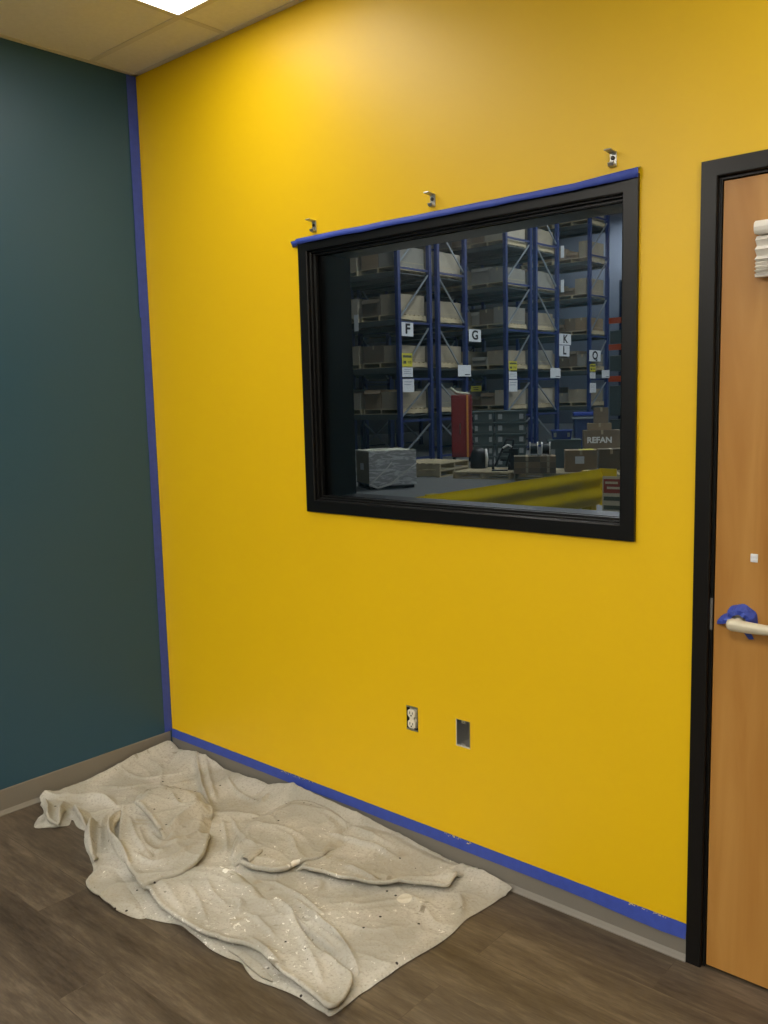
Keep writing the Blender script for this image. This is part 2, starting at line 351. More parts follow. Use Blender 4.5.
# mitred frame swept round a rectangle
def rect_frame(x0, x1, z0, z1, prof, open_bottom=False):
    mb = MB(); cols = []
    for (i, y) in prof:
        if open_bottom: pts = [(x0 + i, z0), (x0 + i, z1 - i), (x1 - i, z1 - i), (x1 - i, z0)]
        else: pts = [(x0 + i, z0 + i), (x0 + i, z1 - i), (x1 - i, z1 - i), (x1 - i, z0 + i)]
        cols.append([mb.bm.verts.new((x, y, z)) for x, z in pts])
    n = len(cols)
    for k in range(n):
        a, c = cols[k], cols[(k + 1) % n]
        for j in range(3 if open_bottom else 4): mb.bm.faces.new((a[j], a[(j + 1) % 4], c[(j + 1) % 4], c[j]))
    if open_bottom: mb.bm.faces.new([c[0] for c in cols]); mb.bm.faces.new([c[3] for c in cols][::-1])
    return mb
win = empty('window_1', ((WX0 + WX1) / 2, 0, WZ0), 'black-framed interior window looking into a warehouse', 'window'); win['kind'] = 'structure'
off = Vector(win.location)
def local(o, root=win):
    o.parent = root; o.location = -Vector(root.location); return o
local(rect_frame(WX0, WX1, WZ0, WZ1, [(0, -.012), (.043, -.012), (.046, -.009), (.046, .004), (.052, .004), (.052, .018), (.060, .018), (.060, .031), (.050, .031), (.050, .043),
     (.060, .043), (.060, .056), (.050, .056), (.050, .212), (.003, .212), (.003, TW + .001), (.0205, TW + .001), (.0205, -.0005), (0, -.0005)]).build('window_frame', 'black', bevel=.0012))
b = MB(); b.box(WX0 + .051, WX1 - .051, .034, .040, WZ0 + .051, WZ1 - .051); local(b.build('window_pane', 'glass'))

# door
door = empty('door_1', ((DX0 + DX1) / 2, 0, 0), 'light brown wood veneer door in a black frame', 'door'); door['kind'] = 'structure'
def localx(o): return local(o, door)
localx(rect_frame(DX0, DX1, 0, DTOP, [(0, -.012), (.040, -.012), (.043, -.009), (.043, .003), (.050, .003), (.050, .050), (.065, .050), (.065, .16), (.042, .16), (.042, .21), (.003, .21), (.003, TW + .001), (.0305, TW + .001), (.0305, -.0005), (0, -.0005)], True).build('door_frame', 'black', bevel=.0012))
b = MB(); b.box(DX0 + .053, DX1 - .053, .004, .048, .008, DTOP - .053)
slab = localx(b.build('door_panel', 'veneer', bevel=.001))
DY = .004
# latch plate
p0 = at(709.5, 598, 1, 0); p1 = at(713, 630, 1, 0)
b = MB(); b.box(DX0 + .0435, DX0 + .0495, .0005, .0029, p1.z, p0.z); s_ = localx(b.build('strike_plate', mat('worn_plate', (112, 110, 106), .5))); s_['label'] = 'dark metal strike plate'
# lever handle
hz = 1.012; hx = 2.590
b = MB(); b.tube([(hx, DY, hz), (hx, DY - .010, hz), (hx, DY - .013, hz)], [.026, .026, .022], 28); lv = localx(b.build('door_handle', 'nickel', smooth=False))
b = MB()
e0 = at(734, 624.5, 1, -.062); yy = -.058
b.tube([(hx, DY - .012, hz), (hx, DY - .045, hz)], [.0105, .0105], 16)
b.tube([(hx - .017, yy, hz - .001), (hx - .014, yy, hz - .001), (hx - .004, yy, hz - .001), (hx + .03, yy - .002, hz - .002), (hx + .08, yy, hz - .003), (hx + .115, yy + .008, hz - .003), (hx + .118, yy + .009, hz - .003)],
       [.006, .0125, .0165, .0155, .0135, .011, .006], 20, sy=.8)
lo = b.build('lever', 'lever', smooth=True); lo.parent = lv; lo['label'] = 'pale ivory-nickel lever'
# key cylinder hole cover above
b = MB(); q0 = at(751, 553.5, 1, DY); q1 = at(758, 562.5, 1, DY)
b.box(q0.x, q1.x, DY - .004, DY, q1.z, q0.z); b.box(q0.x + .003, q1.x - .002, DY - .0065, DY - .004, (q0.z + q1.z) / 2 + .003, q0.z - .002); b.box(q0.x + .003, q1.x - .002, DY - .0065, DY - .004, q1.z + .002, (q0.z + q1.z) / 2 - .002)
s_ = localx(b.build('latch_indicator', 'paperw', bevel=.0008)); s_['label'] = 'small white indicator plate above the lever'
q0 = at(740.4, 606.3, 1, DY)
b = MB(); b.tube([(q0.x, DY - .0002, q0.z), (q0.x, DY - .0025, q0.z)], .0028, 12); s_ = localx(b.build('screw', 'ink'))
# crumpled tape on the rose
b = MB(); rows = []
for k in range(25):
    a = math.radians(196 - k * 212 / 24); w = .010 * math.sin(k * 1.1) * .25
    ri = .020; ro = .039 + (.024 if k < 4 else 0) * (1 - k / 4) + w * .6
    c, s_ = math.cos(a), math.sin(a)
    rows.append([b.bm.verts.new((hx + ri * c, DY - .030 - .004 * math.sin(k * .9), hz + ri * s_ * .9)), b.bm.verts.new((hx + (ri + ro) / 2 * c, DY - .030 + .002 * math.cos(k * 1.7), hz + (ri + ro) / 2 * s_)),
                 b.bm.verts.new((hx + ro * c, DY - .014 - .004 * math.sin(k * 1.3), hz + ro * s_))
                 , b.bm.verts.new((hx + (ro + .003) * c, DY - .0015, hz + (ro + .003) * s_))])
for k in range(24):
    for j in range(3): b.bm.faces.new((rows[k][j], rows[k][j + 1], rows[k + 1][j + 1], rows[k + 1][j]))
b.quad((hx - .004, DY - .014, hz - .014), (hx + .020, DY - .014, hz - .012), (hx + .034, DY - .006, hz - .046), (hx + .022, DY - .008, hz - .048))
o = b.build('masking_tape', 'tape', smooth=False); sm = o.modifiers.new('thick', 'SOLIDIFY'); sm.thickness = .0008
tag(o, 'blue masking tape crumpled around the base of the door lever', 'tape')

# pleated blind bunched under its rail, on the door
bx0, bx1 = at(755.5, 250, 1, -.03).x, 3.20
zt = at(758, 219.5, 1, -.045).z; zm = at(758, 233, 1, -.045).z; zb = at(758, 274, 1, -.035).z
bl = empty('pleated_blind', ((bx0 + bx1) / 2, DY, zb), 'white pleated blind gathered up under its rail high on the door', 'blind')
hw = (bx1 - bx0) / 2
b = MB(); n = 10; h_ = zt - zm; pr = []
for (yy_, zz) in ((-.001, 0), (-.040, 0), (-.046, .006), (-.048, h_ * .5), (-.046, h_ - .006), (-.038, h_), (-.001, h_)): pr.append((yy_, zm - zb + zz))
b.prism(pr, 'x', -hw - .002, hw + .002); b.build('head_rail', 'white', bl, bevel=.002)
b = MB(); zz = 0; pts = []; npl = 13; tot = zm - zb - .004
zs = [0]
for k in range(npl): zs.append(zs[-1] + (.6 if k < 8 else 1.3 + .5 * (k % 2)))
sc = tot / zs[-1]
for k, z_ in enumerate(zs): pts.append((-.036 + (.010 if k % 2 else -.003) + .002 * math.sin(k * 2.3), z_ * sc))
pl = pts + [(-.004, tot), (-.004, 0)]
b.prism(pl, 'x', -hw, hw); b.build('pleats', 'pleat', bl)
b = MB(); b.box(-hw, hw, -.034, -.006, -.006, 0); b.build('bottom_strip', 'white', bl)

# ------------------------------------------------------------------ masking tape strips
def strip(pts_lo, pts_hi, label, thick=.0009, off=None, mt='tape', name='masking_tape'):
    mb = MB(); A = [mb.bm.verts.new(p) for p in pts_lo]; B = [mb.bm.verts.new(p) for p in pts_hi]
    for k in range(len(A) - 1): mb.bm.faces.new((A[k], A[k + 1], B[k + 1], B[k]))
    o = mb.build(name, mt); s = o.modifiers.new('thick', 'SOLIDIFY'); s.thickness = thick; s.offset = 0
    return tag(o, label, 'tape')
n = 160; lo, hi = [], []
for k in range(n + 1):
    x = .004 + (DX0 - .006) * k / n
    w = .036 + .002 * noise.noise((x * 4, 0, 3)); top = .102 + .001 * noise.noise((x * 22, 1, 0)) + .010 - .002 * (x / 2.4)
    sag = .003 + .010 * max(0, (x - 2.1) / .36) * math.sin(max(0, x - 2.1) / .36 * PI * .9)
    # stuck over the top edge of the baseboard, leaning off it towards the door
    hi.append((x, -.0028 if True else 0, top)); lo.append((x, -.0062 - .004 * max(0, (x - 2.0) / .4), top - w - sag))
hi2 = [(x, -.0012, z) for x, y, z in hi]
t_ = strip(lo, hi, 'long strip of blue masking tape along the top of the back baseboard')
# vertical tape beside the corner, two overlapping lengths
def vstrip(z0, z1, w, xo, label, seed):
    A, B = [], []
    for k in range(81):
        z = z0 + (z1 - z0) * k / 80
        A.append((xo, -.003, z)); B.append((xo + .0004, -.003 - w - .0015 * noise.noise((0, seed, z * 9)) - (.006 * (1 - k / 4) if k < 4 else 0) * 0, z))
    return strip(A, B, label)
vstrip(.104, 2.06, .040, .0016, 'lower length of blue masking tape up the teal side of the corner', 2)
vstrip(1.985, 2.988, .047, .0034, 'upper length of blue masking tape overlapping the lower one in the corner', 5)
# ragged yellow paint bleeding over the baseboard tape
b = MB()
for (u, rng) in ((300, 26), (458, 22), (638, 16), (662, 16)):
    for k in range(rng):
        uu = u + random.uniform(-rng / 1.6, rng / 1.6); x = at(uu, 0, 1, -.004).x; x = at(uu, 860, 1, -.004).x
        z = .1095 - random.random() ** 2 * .012; s1 = random.uniform(.001, .004); s2 = random.uniform(.0006, .0016)
        b.quad((x - s1, -.0042, z - s2), (x + s1, -.0042, z - s2 * .4), (x + s1 * .7, -.0040, z + s2), (x - s1 * .8, -.0040, z + s2 * .6))
o = b.build('paint_flecks', mat('dry_paint_fleck', (236, 214, 120), .6)); tag(o, 'pale yellow paint flecks dried on the baseboard tape', 'paint', kind='stuff')
# drooping tape over the window head
A, B = [], []
for k in range(121):
    t = k / 120; x = WX0 - .032 + (WX1 - WX0 + .034) * t
    lift = .012 * max(0, (t - .86) / .14) ** 1
    top = WZ1 + .004 + lift + .001 * noise.noise((x * 12, 0, 0)) - (.006 if t < .02 else 0)
    out = .020 * min(1, t / .08) * (1 if t < .93 else (1 - (t - .93) / .07 * .45)) + .002 + .002 * noise.noise((x * 6, 4, 0))
    B.append((x, -.0015, top)); A.append((x, -out - .002, top - .021 - .002 * noise.noise((x * 8, 9, 0)) - .008 * max(0, (t - .88) / .12)))
mid = [Vector(q) * .25 + Vector(r) * .75 + Vector((0, -.013, .004)) for q, r in zip(A, B)]
mb = MB(); R_ = [[mb.bm.verts.new(p) for p in row] for row in (B, mid, A)]
for j in range(2):
    for k in range(120): mb.bm.faces.new((R_[j + 1][k], R_[j + 1][k + 1], R_[j][k + 1], R_[j][k]))
o = mb.build('masking_tape', 'tape', smooth=True); sm = o.modifiers.new('thick', 'SOLIDIFY'); sm.thickness = .0009; sm.offset = 0
tag(o, 'blue masking tape peeling outward along the top of the black window frame', 'tape')

# ------------------------------------------------------------------ little things on the yellow wall
def clip(u, v, label, first=[None]):
    q = at(u, v, 1, 0)
    if first[0] is None:
        t = empty('mounting_bracket', (q.x, 0, q.z), label, 'bracket', group='metal mounting brackets above the window')
        m = MB(); m.box(-.010, .010, -.003, 0, -.022, .018); m.prism([(-.003, .014), (-.003, .018), (-.036, .021), (-.037, .0175), (-.02, .0155)], 'x', -.010, .010)
        m.prism([(-.003, -.022), (-.003, -.018), (-.012, -.016), (-.016, -.010), (-.019, -.012), (-.015, -.020)], 'x', -.009, .009)
        m.build('plate', 'steel', t, bevel=.0008)
        m = MB(); m.tube([(0, -.003, .002), (0, -.0065, .002), (0, -.0075, .002)], [.0055, .0055, .003], 14); m.build('screw', 'darksteel', t)
        first[0] = t
    else: copy_tree(first[0], (q.x, 0, q.z), label=label)
clip(613.5, 159, 'bent metal bracket above the right end of the window')
clip(433, 200, 'bent metal bracket above the middle of the window')
clip(314.5, 226, 'bent metal bracket above the left end of the window')

cx, cz = (OX0 + OX1) / 2, (OZ0 + OZ1) / 2
t = empty('electrical_outlet', (cx, 0, cz), 'ivory duplex power outlet without cover plate in the yellow wall', 'outlet')
hw, hh = (OX1 - OX0) / 2 - .0003, (OZ1 - OZ0) / 2 - .0003
def ebox(root, hw, hh, dep, m_, name='junction_box'):
    m = MB(); e = .0018; yb = dep
    m.box(-hw, -hw + e, .001, yb, -hh, hh); m.box(hw - e, hw, .001, yb, -hh, hh); m.box(-hw + e, hw - e, .001, yb, hh - e, hh); m.box(-hw + e, hw - e, .001, yb, -hh, -hh + e); m.box(-hw, hw, yb, yb + e, -hh, hh)
    return m.build(name, m_, root)
ebox(t, hw, hh, .055, 'darksteel')
def octo(w, h, c): return [(-w + c, -h), (w - c, -h), (w, -h + c), (w, h - c), (w - c, h), (-w + c, h), (-w, h - c), (-w, -h + c)]
m = MB(); m.box(-.009, .009, -.004, .030, -.008, .008); m.box(-.0145, .0145, .006, .035, -.034, .034); m.build('yoke_body', 'ivory', t)
for s_ in (-1, 1):
    m = MB(); m.prism([(p, q + s_ * .0195) for p, q in octo(.0165, .0140, .006)], 'y', -.006, .010); f_ = m.build('socket_face', 'ivory', t, bevel=.0008)
    m = MB(); z = s_ * .0195 + .002; m.box(-.0075, -.0048, -.0066, -.0058, z - .004, z + .005); m.box(.0048, .0075, -.0066, -.0058, z - .004, z + .004); m.prism([(p, q + z - .009) for p, q in octo(.0028, .0026, .001)], 'y', -.0066, -.0058)
    m.build('socket_slots', 'ink', f_)
for s_ in (-1, 1):
    m = MB(); m.box(-.010, .010, -.001, .0005, s_ * .0405 - .0035, s_ * .0405 + .0035)
    for r_ in (-1, 1): m.box(r_ * .018 - .008, r_ * .018 + .006, -.0008, .0006, s_ * .041 - .0026, s_ * .041 + .0030)
    ms = m.build('mounting_strap', 'steel', t)
    m = MB(); m.tube([(0, -.001, s_ * .041), (0, -.004, s_ * .041)], .003, 10); m.build('screw', 'steel', ms)
cx, cz = (BX0 + BX1) / 2, (BZ0 + BZ1) / 2
t = empty('electrical_box', (cx, 0, cz), 'empty metal electrical box set in the yellow wall right of the outlet', 'electrical box')
hw, hh = (BX1 - BX0) / 2 - .0003, (BZ1 - BZ0) / 2 - .0003
ebox(t, hw, hh, .062, 'steel', 'box_shell')
m = MB(); m.box(-.008, .008, .002, .0035, hh - .012, hh - .0018); m.build('screw_tab', 'steel', t)
m = MB(); m.box(-.008, .008, .002, .0035, -hh + .0018, -hh + .012); m.build('screw_tab', 'steel', t)
m = MB(); m.tube([(0, .002, hh - .007), (0, -.002, hh - .007)], .0024, 10); m.build('screw', 'steel', t)
m = MB(); m.box(-hw, hw, -.0012, 0.001, -hh, -hh + .005); m.box(-hw, -hw + .003, -.0012, .001, -hh + .005, hh); m.build('raw_edge', 'plain', t)

# ------------------------------------------------------------------ drop cloth
def fl(u, v, z=.02): q = at(u, v, 2, z); return Vector((q.x, q.y))
OUT = [(167.6,742),(175.4,750),(186,751.5),(196,754),(205,757),(214.6,761),(223.8,768.3),(240,774.6),(253,779),(269,785.6),(278,783.7),(289,784.7),(313,795),(340,806),(367.6,818),(397,833),(429.6,851),(447,861),(462,868),(480.6,871),(495,877),(511.6,887.5),
 (500,896),(491.5,902),(478,910),(466,917),(452,931),(437,942),(418,953),(400,964),(389,972),(378.5,979),(369,986),(360,991.5),(346,1003),(331,1013),(324,1010),(311,1003),(299.5,995),(287,989),(273.7,984),(255,977),(247,969),(241,960),(227,955),(210.5,946.7),(201,938.5),(190,930),(180,922.6),(160,919),(137,913),(119,905),(101.6,895),(93,888),(85.7,880.6),(88,875),(93,868),(90,857),(86,848),(83.7,837.6),(85.7,830),(77,825),(72,817),(69,823),(59,824.5),(49.5,825.5),(34.3,825.3),(37.8,816),(43,812),(42.7,806),(39.8,798.6),(44.6,793),(59.3,791.8),(69,787),(88.6,780),(108,772),(127.7,762.5),(147,750.7),(158,745)]
riseY, riseX = [], []
out2 = []
MRG = .019
for (u, v) in OUT:
    q = at(u, v, 2, .012)
    z = .0
    if q.y > -MRG and u > 170: q = at(u, v, 1, -MRG); z = q.z; riseY.append((q.x, z))
    if q.x < MRG: 
        q = at(u, v, 0, MRG); z = max(z, q.z); riseX.append((q.y, q.z))
        if q.y > -MRG: q.y = -MRG
    out2.append(Vector((q.x, q.y)))
riseY.sort(); riseX.sort()
def interp(tab, x):
    if not tab: return 0
    if x <= tab[0][0]: return tab[0][1] * max(0, 1 - (tab[0][0] - x) / .15)
    if x >= tab[-1][0]: return tab[-1][1] * max(0, 1 - (x - tab[-1][0]) / .15)
    for (a, p), (c, q) in zip(tab, tab[1:]):
        if x <= c: return p + (q - p) * (x - a) / max(1e-6, c - a)
def catmull(P, step, closed=True):
    n = len(P); R = []
    for i in range(n if closed else n - 1):
        if closed: p0, p1, p2, p3 = P[i - 1], P[i], P[(i + 1) % n], P[(i + 2) % n]
        else: p0, p1, p2, p3 = P[max(i - 1, 0)], P[i], P[i + 1], P[min(i + 2, n - 1)]
        k = max(1, round((p2 - p1).length / step))
        for j in range(k):
            t = j / k; t2, t3 = t * t, t * t * t
            R.append(.5 * ((2 * p1) + (-p0 + p2) * t + (2 * p0 - 5 * p1 + 4 * p2 - p3) * t2 + (-p0 + 3 * p1 - 3 * p2 + p3) * t3))
    if not closed: R.append(P[-1].copy())
    return R
import numpy as np
# ridges : (pixels on the cloth, height, half width, asymmetry, softness)
RID = [
([(44,797),(60,799),(80,797),(100,797),(116,805)], .028, .024, .4),
 ([(43,801),(48,812),(47,822)], .026, .014, .6),
 ([(64,803),(60,812),(59,823)], .022, .012, .6),
 ([(73,806),(77,815),(86,827)], .024, .010, .9),
 ([(100,818),(91,829),(90,842),(94,860)], .026, .016, .6),
 ([(119,814),(110,827),(110,843),(122,856),(128,868)], .030, .011, .5),
 ([(106,812),(101,826),(101,846)], .010, .010, 1),
 ([(158,745),(135,762),(110,774),(88,783)], .012, .03, 1),
 ([(196,760),(199,775),(203,790),(211,807)], .026, .013, .6),
 ([(205,762),(210,780),(216,798)], .016, .012, 1),
 ([(213,809),(196,817),(180,828),(166,840)], .020, .022, .5),
 ([(214,811),(240,812),(262,815)], .008, .015, 1),
 ([(160,800),(172,786),(190,780),(200,778)], .010, .02, 1),
 ([(135,858),(152,868),(172,863),(195,848)], .014, .016, .5),
 ([(140,835),(146,850),(158,856),(172,850)], .010, .010, 1),
 ([(331,838),(350,843),(364,847.5),(380,853),(397,862)], .014, .012, .4),
 ([(269,797),(264,800),(259,804)], .012, .010, .4),
 ([(278,786),(290,794),(300,806)], .014, .012, .8),
 ([(345,868),(362,876),(380,886)], .012, .010, .5),
 ([(459,890),(462,904),(458,914)], .012, .012, .6),
 ([(296,897),(316,915),(334,930),(346,945),(357,962)], .016, .012, .4),
 ([(282,905),(298,920),(320,938),(340,955)], .014, .010, .5),
 ([(236,900),(241,905),(239,915)], .008, .010, .7),
 ([(372,980),(390,963),(420,946),(440,935)], .010, .020, 1),
 ([(250,940),(262,950),(280,968)], .012, .014, .6),
 ([(215,866),(240,880),(262,900),(285,925)], .008, .022, 1),
 ([(160,880),(175,900),(190,925)], .006, .018, 1),
 ([(232,856),(243,848),(256,848)], .024, .010, .5),
 ([(238,866),(246,860),(256,862)], .014, .008, .7),
 ([(440,880),(455,873),(470,868)], .014, .012, .5),
 ([(140,802),(148,794),(158,788),(180,787)], .010, .010, .6),
 ([(160,786),(176,784),(192,778)], .008, .008, .6),
 ([(118,770),(140,776),(165,774),(188,770)], .008, .012, .5),
 ([(100,785),(125,786),(150,781)], .008, .010, .5),
 ([(225,775),(236,790),(252,800),(262,803)], .010, .010, .5),
 ([(230,815),(238,828),(246,842)], .008, .009, .5),
 ([(222,818),(226,834),(226,850)], .008, .010, .6),
 ([(262,828),(285,832),(306,842)], .006, .012, .6),
 ([(300,815),(330,822),(362,838),(395,852)], .010, .012, .4),
 ([(262,878),(282,884),(304,896),(326,915)], .010, .010, .4),
 ([(330,900),(360,902),(392,898),(425,896)], .006, .012, .5),
 ([(345,920),(370,926),(400,922)], .005, .010, .6),
 ([(206,880),(214,896),(228,908)], .007, .010, .6),
 ([(246,915),(262,925),(276,940)], .008, .010, .5),
 ([(190,888),(200,905),(206,925)], .006, .010, .6),
 ([(300,940),(312,960),(322,985)], .008, .012, .6),
 ([(130,822),(136,842),(150,862)], .012, .010, .5),
 ([(150,838),(162,848),(180,846),(196,836)], .012, .010, .5),
 ([(172,800),(180,812),(196,812)], .008, .009, .6),
 ([(400,880),(430,880),(452,878)], .010, .010, .6),
]
RS = []
for px, amp, w, asym in RID:
    P = catmull([fl(*p) for p in px], .01, False)
    a = np.array([(p.x, p.y) for p in P]); L = np.linspace(0, 1, len(a)); RS.append((a, amp, w, asym, L))
def heights(pts):
    """pts: (n,2) array -> cloth surface height"""
    X, Y = pts[:, 0], pts[:, 1]
    h = np.zeros(len(pts))
    for i in range(len(pts)):
        v = Vector((X[i], Y[i], 0))
        wv = noise.noise_vector(v * 5) * .05; q = v + Vector((wv.x, wv.y, 0))
        h[i] = .007 * noise.noise(q * 3.5) + .006 * (max(0, 1 - abs(noise.noise(q * 3.4 + Vector((3, 1, 0)))) * 5)) ** 2 + .0006 * noise.noise(q * 26) + .0022 * (max(0, 1 - abs(noise.noise(q * 8 + Vector((7, 5, 0)))) * 5)) ** 2 + .0014 * (max(0, 1 - abs(noise.noise(q * 17 + Vector((2, 9, 0)))) * 5)) ** 2
    h = np.maximum(h + .006, .001)
    for a, amp, w, asym, L in RS:
        mn = a.min(0) - 4 * w; mx = a.max(0) + 4 * w
        idx = np.where((X > mn[0]) & (X < mx[0]) & (Y > mn[1]) & (Y < mx[1]))[0]
        if not len(idx): continue
        P = pts[idx]; best = np.full(len(idx), 9.); tt = np.zeros(len(idx)); sg = np.ones(len(idx))
        for k in range(len(a) - 1):
            d = a[k + 1] - a[k]; l2 = d @ d + 1e-12; r = P - a[k]; t = np.clip((r @ d) / l2, 0, 1); e = r - t[:, None] * d; dist = np.hypot(e[:, 0], e[:, 1])
            m = dist < best; best[m] = dist[m]; tt[m] = (k + t[m]) / (len(a) - 1); sg[m] = np.sign(d[0] * r[m, 1] - d[1] * r[m, 0])
        ww = np.where(sg < 0, w * asym, w)      # asym narrows the side on the right of the line
        h[idx] += 1.1 * amp * np.exp(-(best / ww) ** 1.35) * np.minimum(1, .25 + 3 * np.minimum(tt, 1 - tt))
    ry = np.array([interp(riseY, x) for x in X]); rx = np.array([interp(riseX, y) for y in Y])
    dy = np.maximum(0, -Y - MRG); dx = np.maximum(0, X - MRG)
    h = np.maximum(h, 0)
    h = h + np.maximum(ry * np.exp(-(dy / .07) ** 1.3), rx * np.exp(-(dx / .07) ** 1.3))
    return h
def pdist(P, segs):
    best = np.full(len(P), 9.)
    for a, c in segs:
        d = c - a; l2 = d @ d + 1e-12; r = P - a; t = np.clip((r @ d) / l2, 0, 1); e = r - t[:, None] * d; best = np.minimum(best, np.hypot(e[:, 0], e[:, 1]))
    return best
def inside(P, poly):
    x, y = P[:, 0], P[:, 1]; c = np.zeros(len(P), bool); n = len(poly); j = n - 1
    for i in range(n):
        xi, yi = poly[i]; xj, yj = poly[j]
        m = ((yi > y) != (yj > y)) & (x < (xj - xi) * (y - yi) / (yj - yi + 1e-12) + xi); c ^= m; j = i
    return c
STEP = .0052
clothV, clothF = [], []
def layer(poly, off, blend=(), lift=.0, edge_z=None, under=True, boff=0.):
    """poly : list of 2-D points, blend : index ranges of poly that melt into the sheet below"""
    flags = []; P = []; n = len(poly)
    for i in range(n):
        p0, p1, p2, p3 = poly[i - 1], poly[i], poly[(i + 1) % n], poly[(i + 2) % n]
        k = max(1, round((p2 - p1).length / .005)); bl_ = any(a <= i < c for a, c in blend)
        for j in range(k):
            t = j / k; t2, t3 = t * t, t ** 3
            P.append(.5 * ((2 * p1) + (-p0 + p2) * t + (2 * p0 - 5 * p1 + 4 * p2 - p3) * t2 + (-p0 + 3 * p1 - 3 * p2 + p3) * t3)); flags.append(bl_)
    A = np.array([(p.x, p.y) for p in P]); mn, mx = A.min(0), A.max(0)
    gx = np.arange(mn[0], mx[0], STEP); gy = np.arange(mn[1], mx[1], STEP * .87)
    G = np.array([(x + (STEP / 2 if j % 2 else 0), y) for j, y in enumerate(gy) for x in gx])
    segs = [(A[i], A[(i + 1) % len(A)]) for i in range(len(A))]
    G = G[inside(G, A)]; 
    dd = pdist(G, segs); G = G[dd > STEP * .55]; dd = dd[dd > STEP * .55]
    allp = np.vstack([A, G]); nb = len(A)
    res = delaunay_2d_cdt([Vector(p) for p in allp], [(i, (i + 1) % nb) for i in range(nb)], [], 1, 1e-6)
    vs, fs = res[0], res[2]; V2 = np.array([(p.x, p.y) for p in vs])
    db = pdist(V2, [s for s, f in zip(segs, flags) if f]) if any(flags) else np.full(len(V2), 9.)
    df = pdist(V2, [s for s, f in zip(segs, flags) if not f]) if not all(flags) else np.full(len(V2), 9.)
    h = heights(V2)
    e = np.clip(db / .05, 0, 1); e = e * e * (3 - 2 * e)
    z = h + ((boff - .003) + (off - boff + .003) * e if any(flags) else off)
    rr = .007      # rounded shoulder at free edges
    q = np.clip(1 - df / rr, 0, 1); z -= (.004 * (1 - np.sqrt(np.clip(1 - q * q, 0, 1)))) * e
    z += lift * np.exp(-(df / .018) ** 2) * e
    if edge_z is not None:
        g = np.clip(df / .022, 0, 1); g = np.sqrt(np.clip(1 - (1 - g) ** 2, 0, 1)); wallish = (V2[:, 1] > -.05) | (V2[:, 0] < .05)
        keep = .35 + .25 * np.array([noise.noise(Vector((p[0] * 18, p[1] * 18, 2))) for p in V2])
        g2 = np.where(wallish, 1, keep + (1 - keep) * g); z = np.maximum(edge_z, z * g2)
    base = len(clothV); clothV.extend([(V2[i, 0], V2[i, 1], max(.0015, z[i])) for i in range(len(V2))])
    clothF.extend([tuple(base + i for i in f) for f in fs])
    # turned-under lip round the free rim
    if under:
        zi = {}; prev = None; rings = []
        for i in range(nb):
            t = A[(i + 1) % nb] - A[i - 1]; nrm = np.array((-t[1], t[0])); nrm = nrm / (np.linalg.norm(nrm) + 1e-9)
            if not inside((A[i] + nrm * .004)[None], A)[0]: nrm = -nrm
            zz = clothV[base + i][2]; dz = min(zz - .0012, .0035 + off * .5)
            r1 = A[i] + nrm * .001; r2 = A[i] + nrm * .006
            k = len(clothV); clothV.append((r1[0], r1[1], zz - dz * .6)); clothV.append((r2[0], r2[1], max(.001, zz - dz))); rings.append((base + i, k, k + 1))
        for i in range(nb):
            a, c = rings[i], rings[(i + 1) % nb]
            clothF.append((a[0], a[1], c[1], c[0])); clothF.append((a[1], a[2], c[2], c[1]))
# sheet 0 : whole outline
layer(out2, 0, edge_z=.0035)
F2 = lambda L, z=.02: [fl(u, v, z) for u, v in L]
# sheet 1 : long left strip with its free left rim
Aleft = [(144.5,883),(150,893),(156,903),(168,914),(182,924),(203,936),(220,941),(242,945.5),(257,952.6),(267,962),(278,973),(292.5,984),(311,997),(329,1011)]
Aright = [(345,1000),(353,978),(339,966),(320,953),(309,942),(301,930),(292,915),(281,904),(270,896),(255,882),(240,868),(215,862),(180,866)]
layer(F2(Aleft + Aright), .020, blend=[(len(Aleft) + 8, len(Aleft + Aright))], lift=.009)
# sheet 2 : tapered pleat lying to its right
pl2 = [(300,912),(322,929),(342,944),(352,957),(360,972),(352,978),(338,962),(322,948),(304,930),(290,912)]
layer(F2(pl2), .014, blend=[(4, 9)], lift=.008)
# sheet 3 : upper right strip with rolled rim
s3 = [(294.7,865.7),(308,872),(320,875),(335,880),(349,883),(367,886.5),(386,888),(400,886),(415,886),(432,887),(448,888.5),(455,882),(466,875),(478,872.5),(470,868),(440,858),(415,848),(390,838),(350,830),(320,840),(300,850)]
layer(F2(s3), .018, blend=[(12, 21)], lift=.015)
# sheet 4 : middle flap
s4 = [(232,859.4),(241,863),(251,866.7),(262,868.5),(275,870.3),(287.5,868.5),(296.7,863),(307.6,859.4),(318,856.5),(324,854),(331,849),(344,847.5),(352,842),(345,826),(320,812),(290,805),(255,815),(235,835)]
layer(F2(s4, .03), .024, blend=[(11, 18)], lift=.005, boff=.008)
# sheet 5 : the diamond of doubled cloth
s5 = [(126,801),(121,815),(119,832),(119.5,848),(125,862),(133,874),(141,884),(152,881.5),(165,877.5),(178,874),(187,870),(199,860),(204,853),(208,842),(211,828),(214,812),(206,798),(180,786),(150,788)]
layer(F2(s5, .035), .030, blend=[(14, 19)], lift=.004)
# sheet 6 : fold above the dark crease
s6 = [(134,800),(141,808),(149,818),(157,829),(165,839),(176,832),(190,823),(204,815),(213,810),(208,800),(195,788),(165,785),(145,790)]
layer(F2(s6, .045), .048, blend=[(4, 13)], lift=.010, boff=.028)
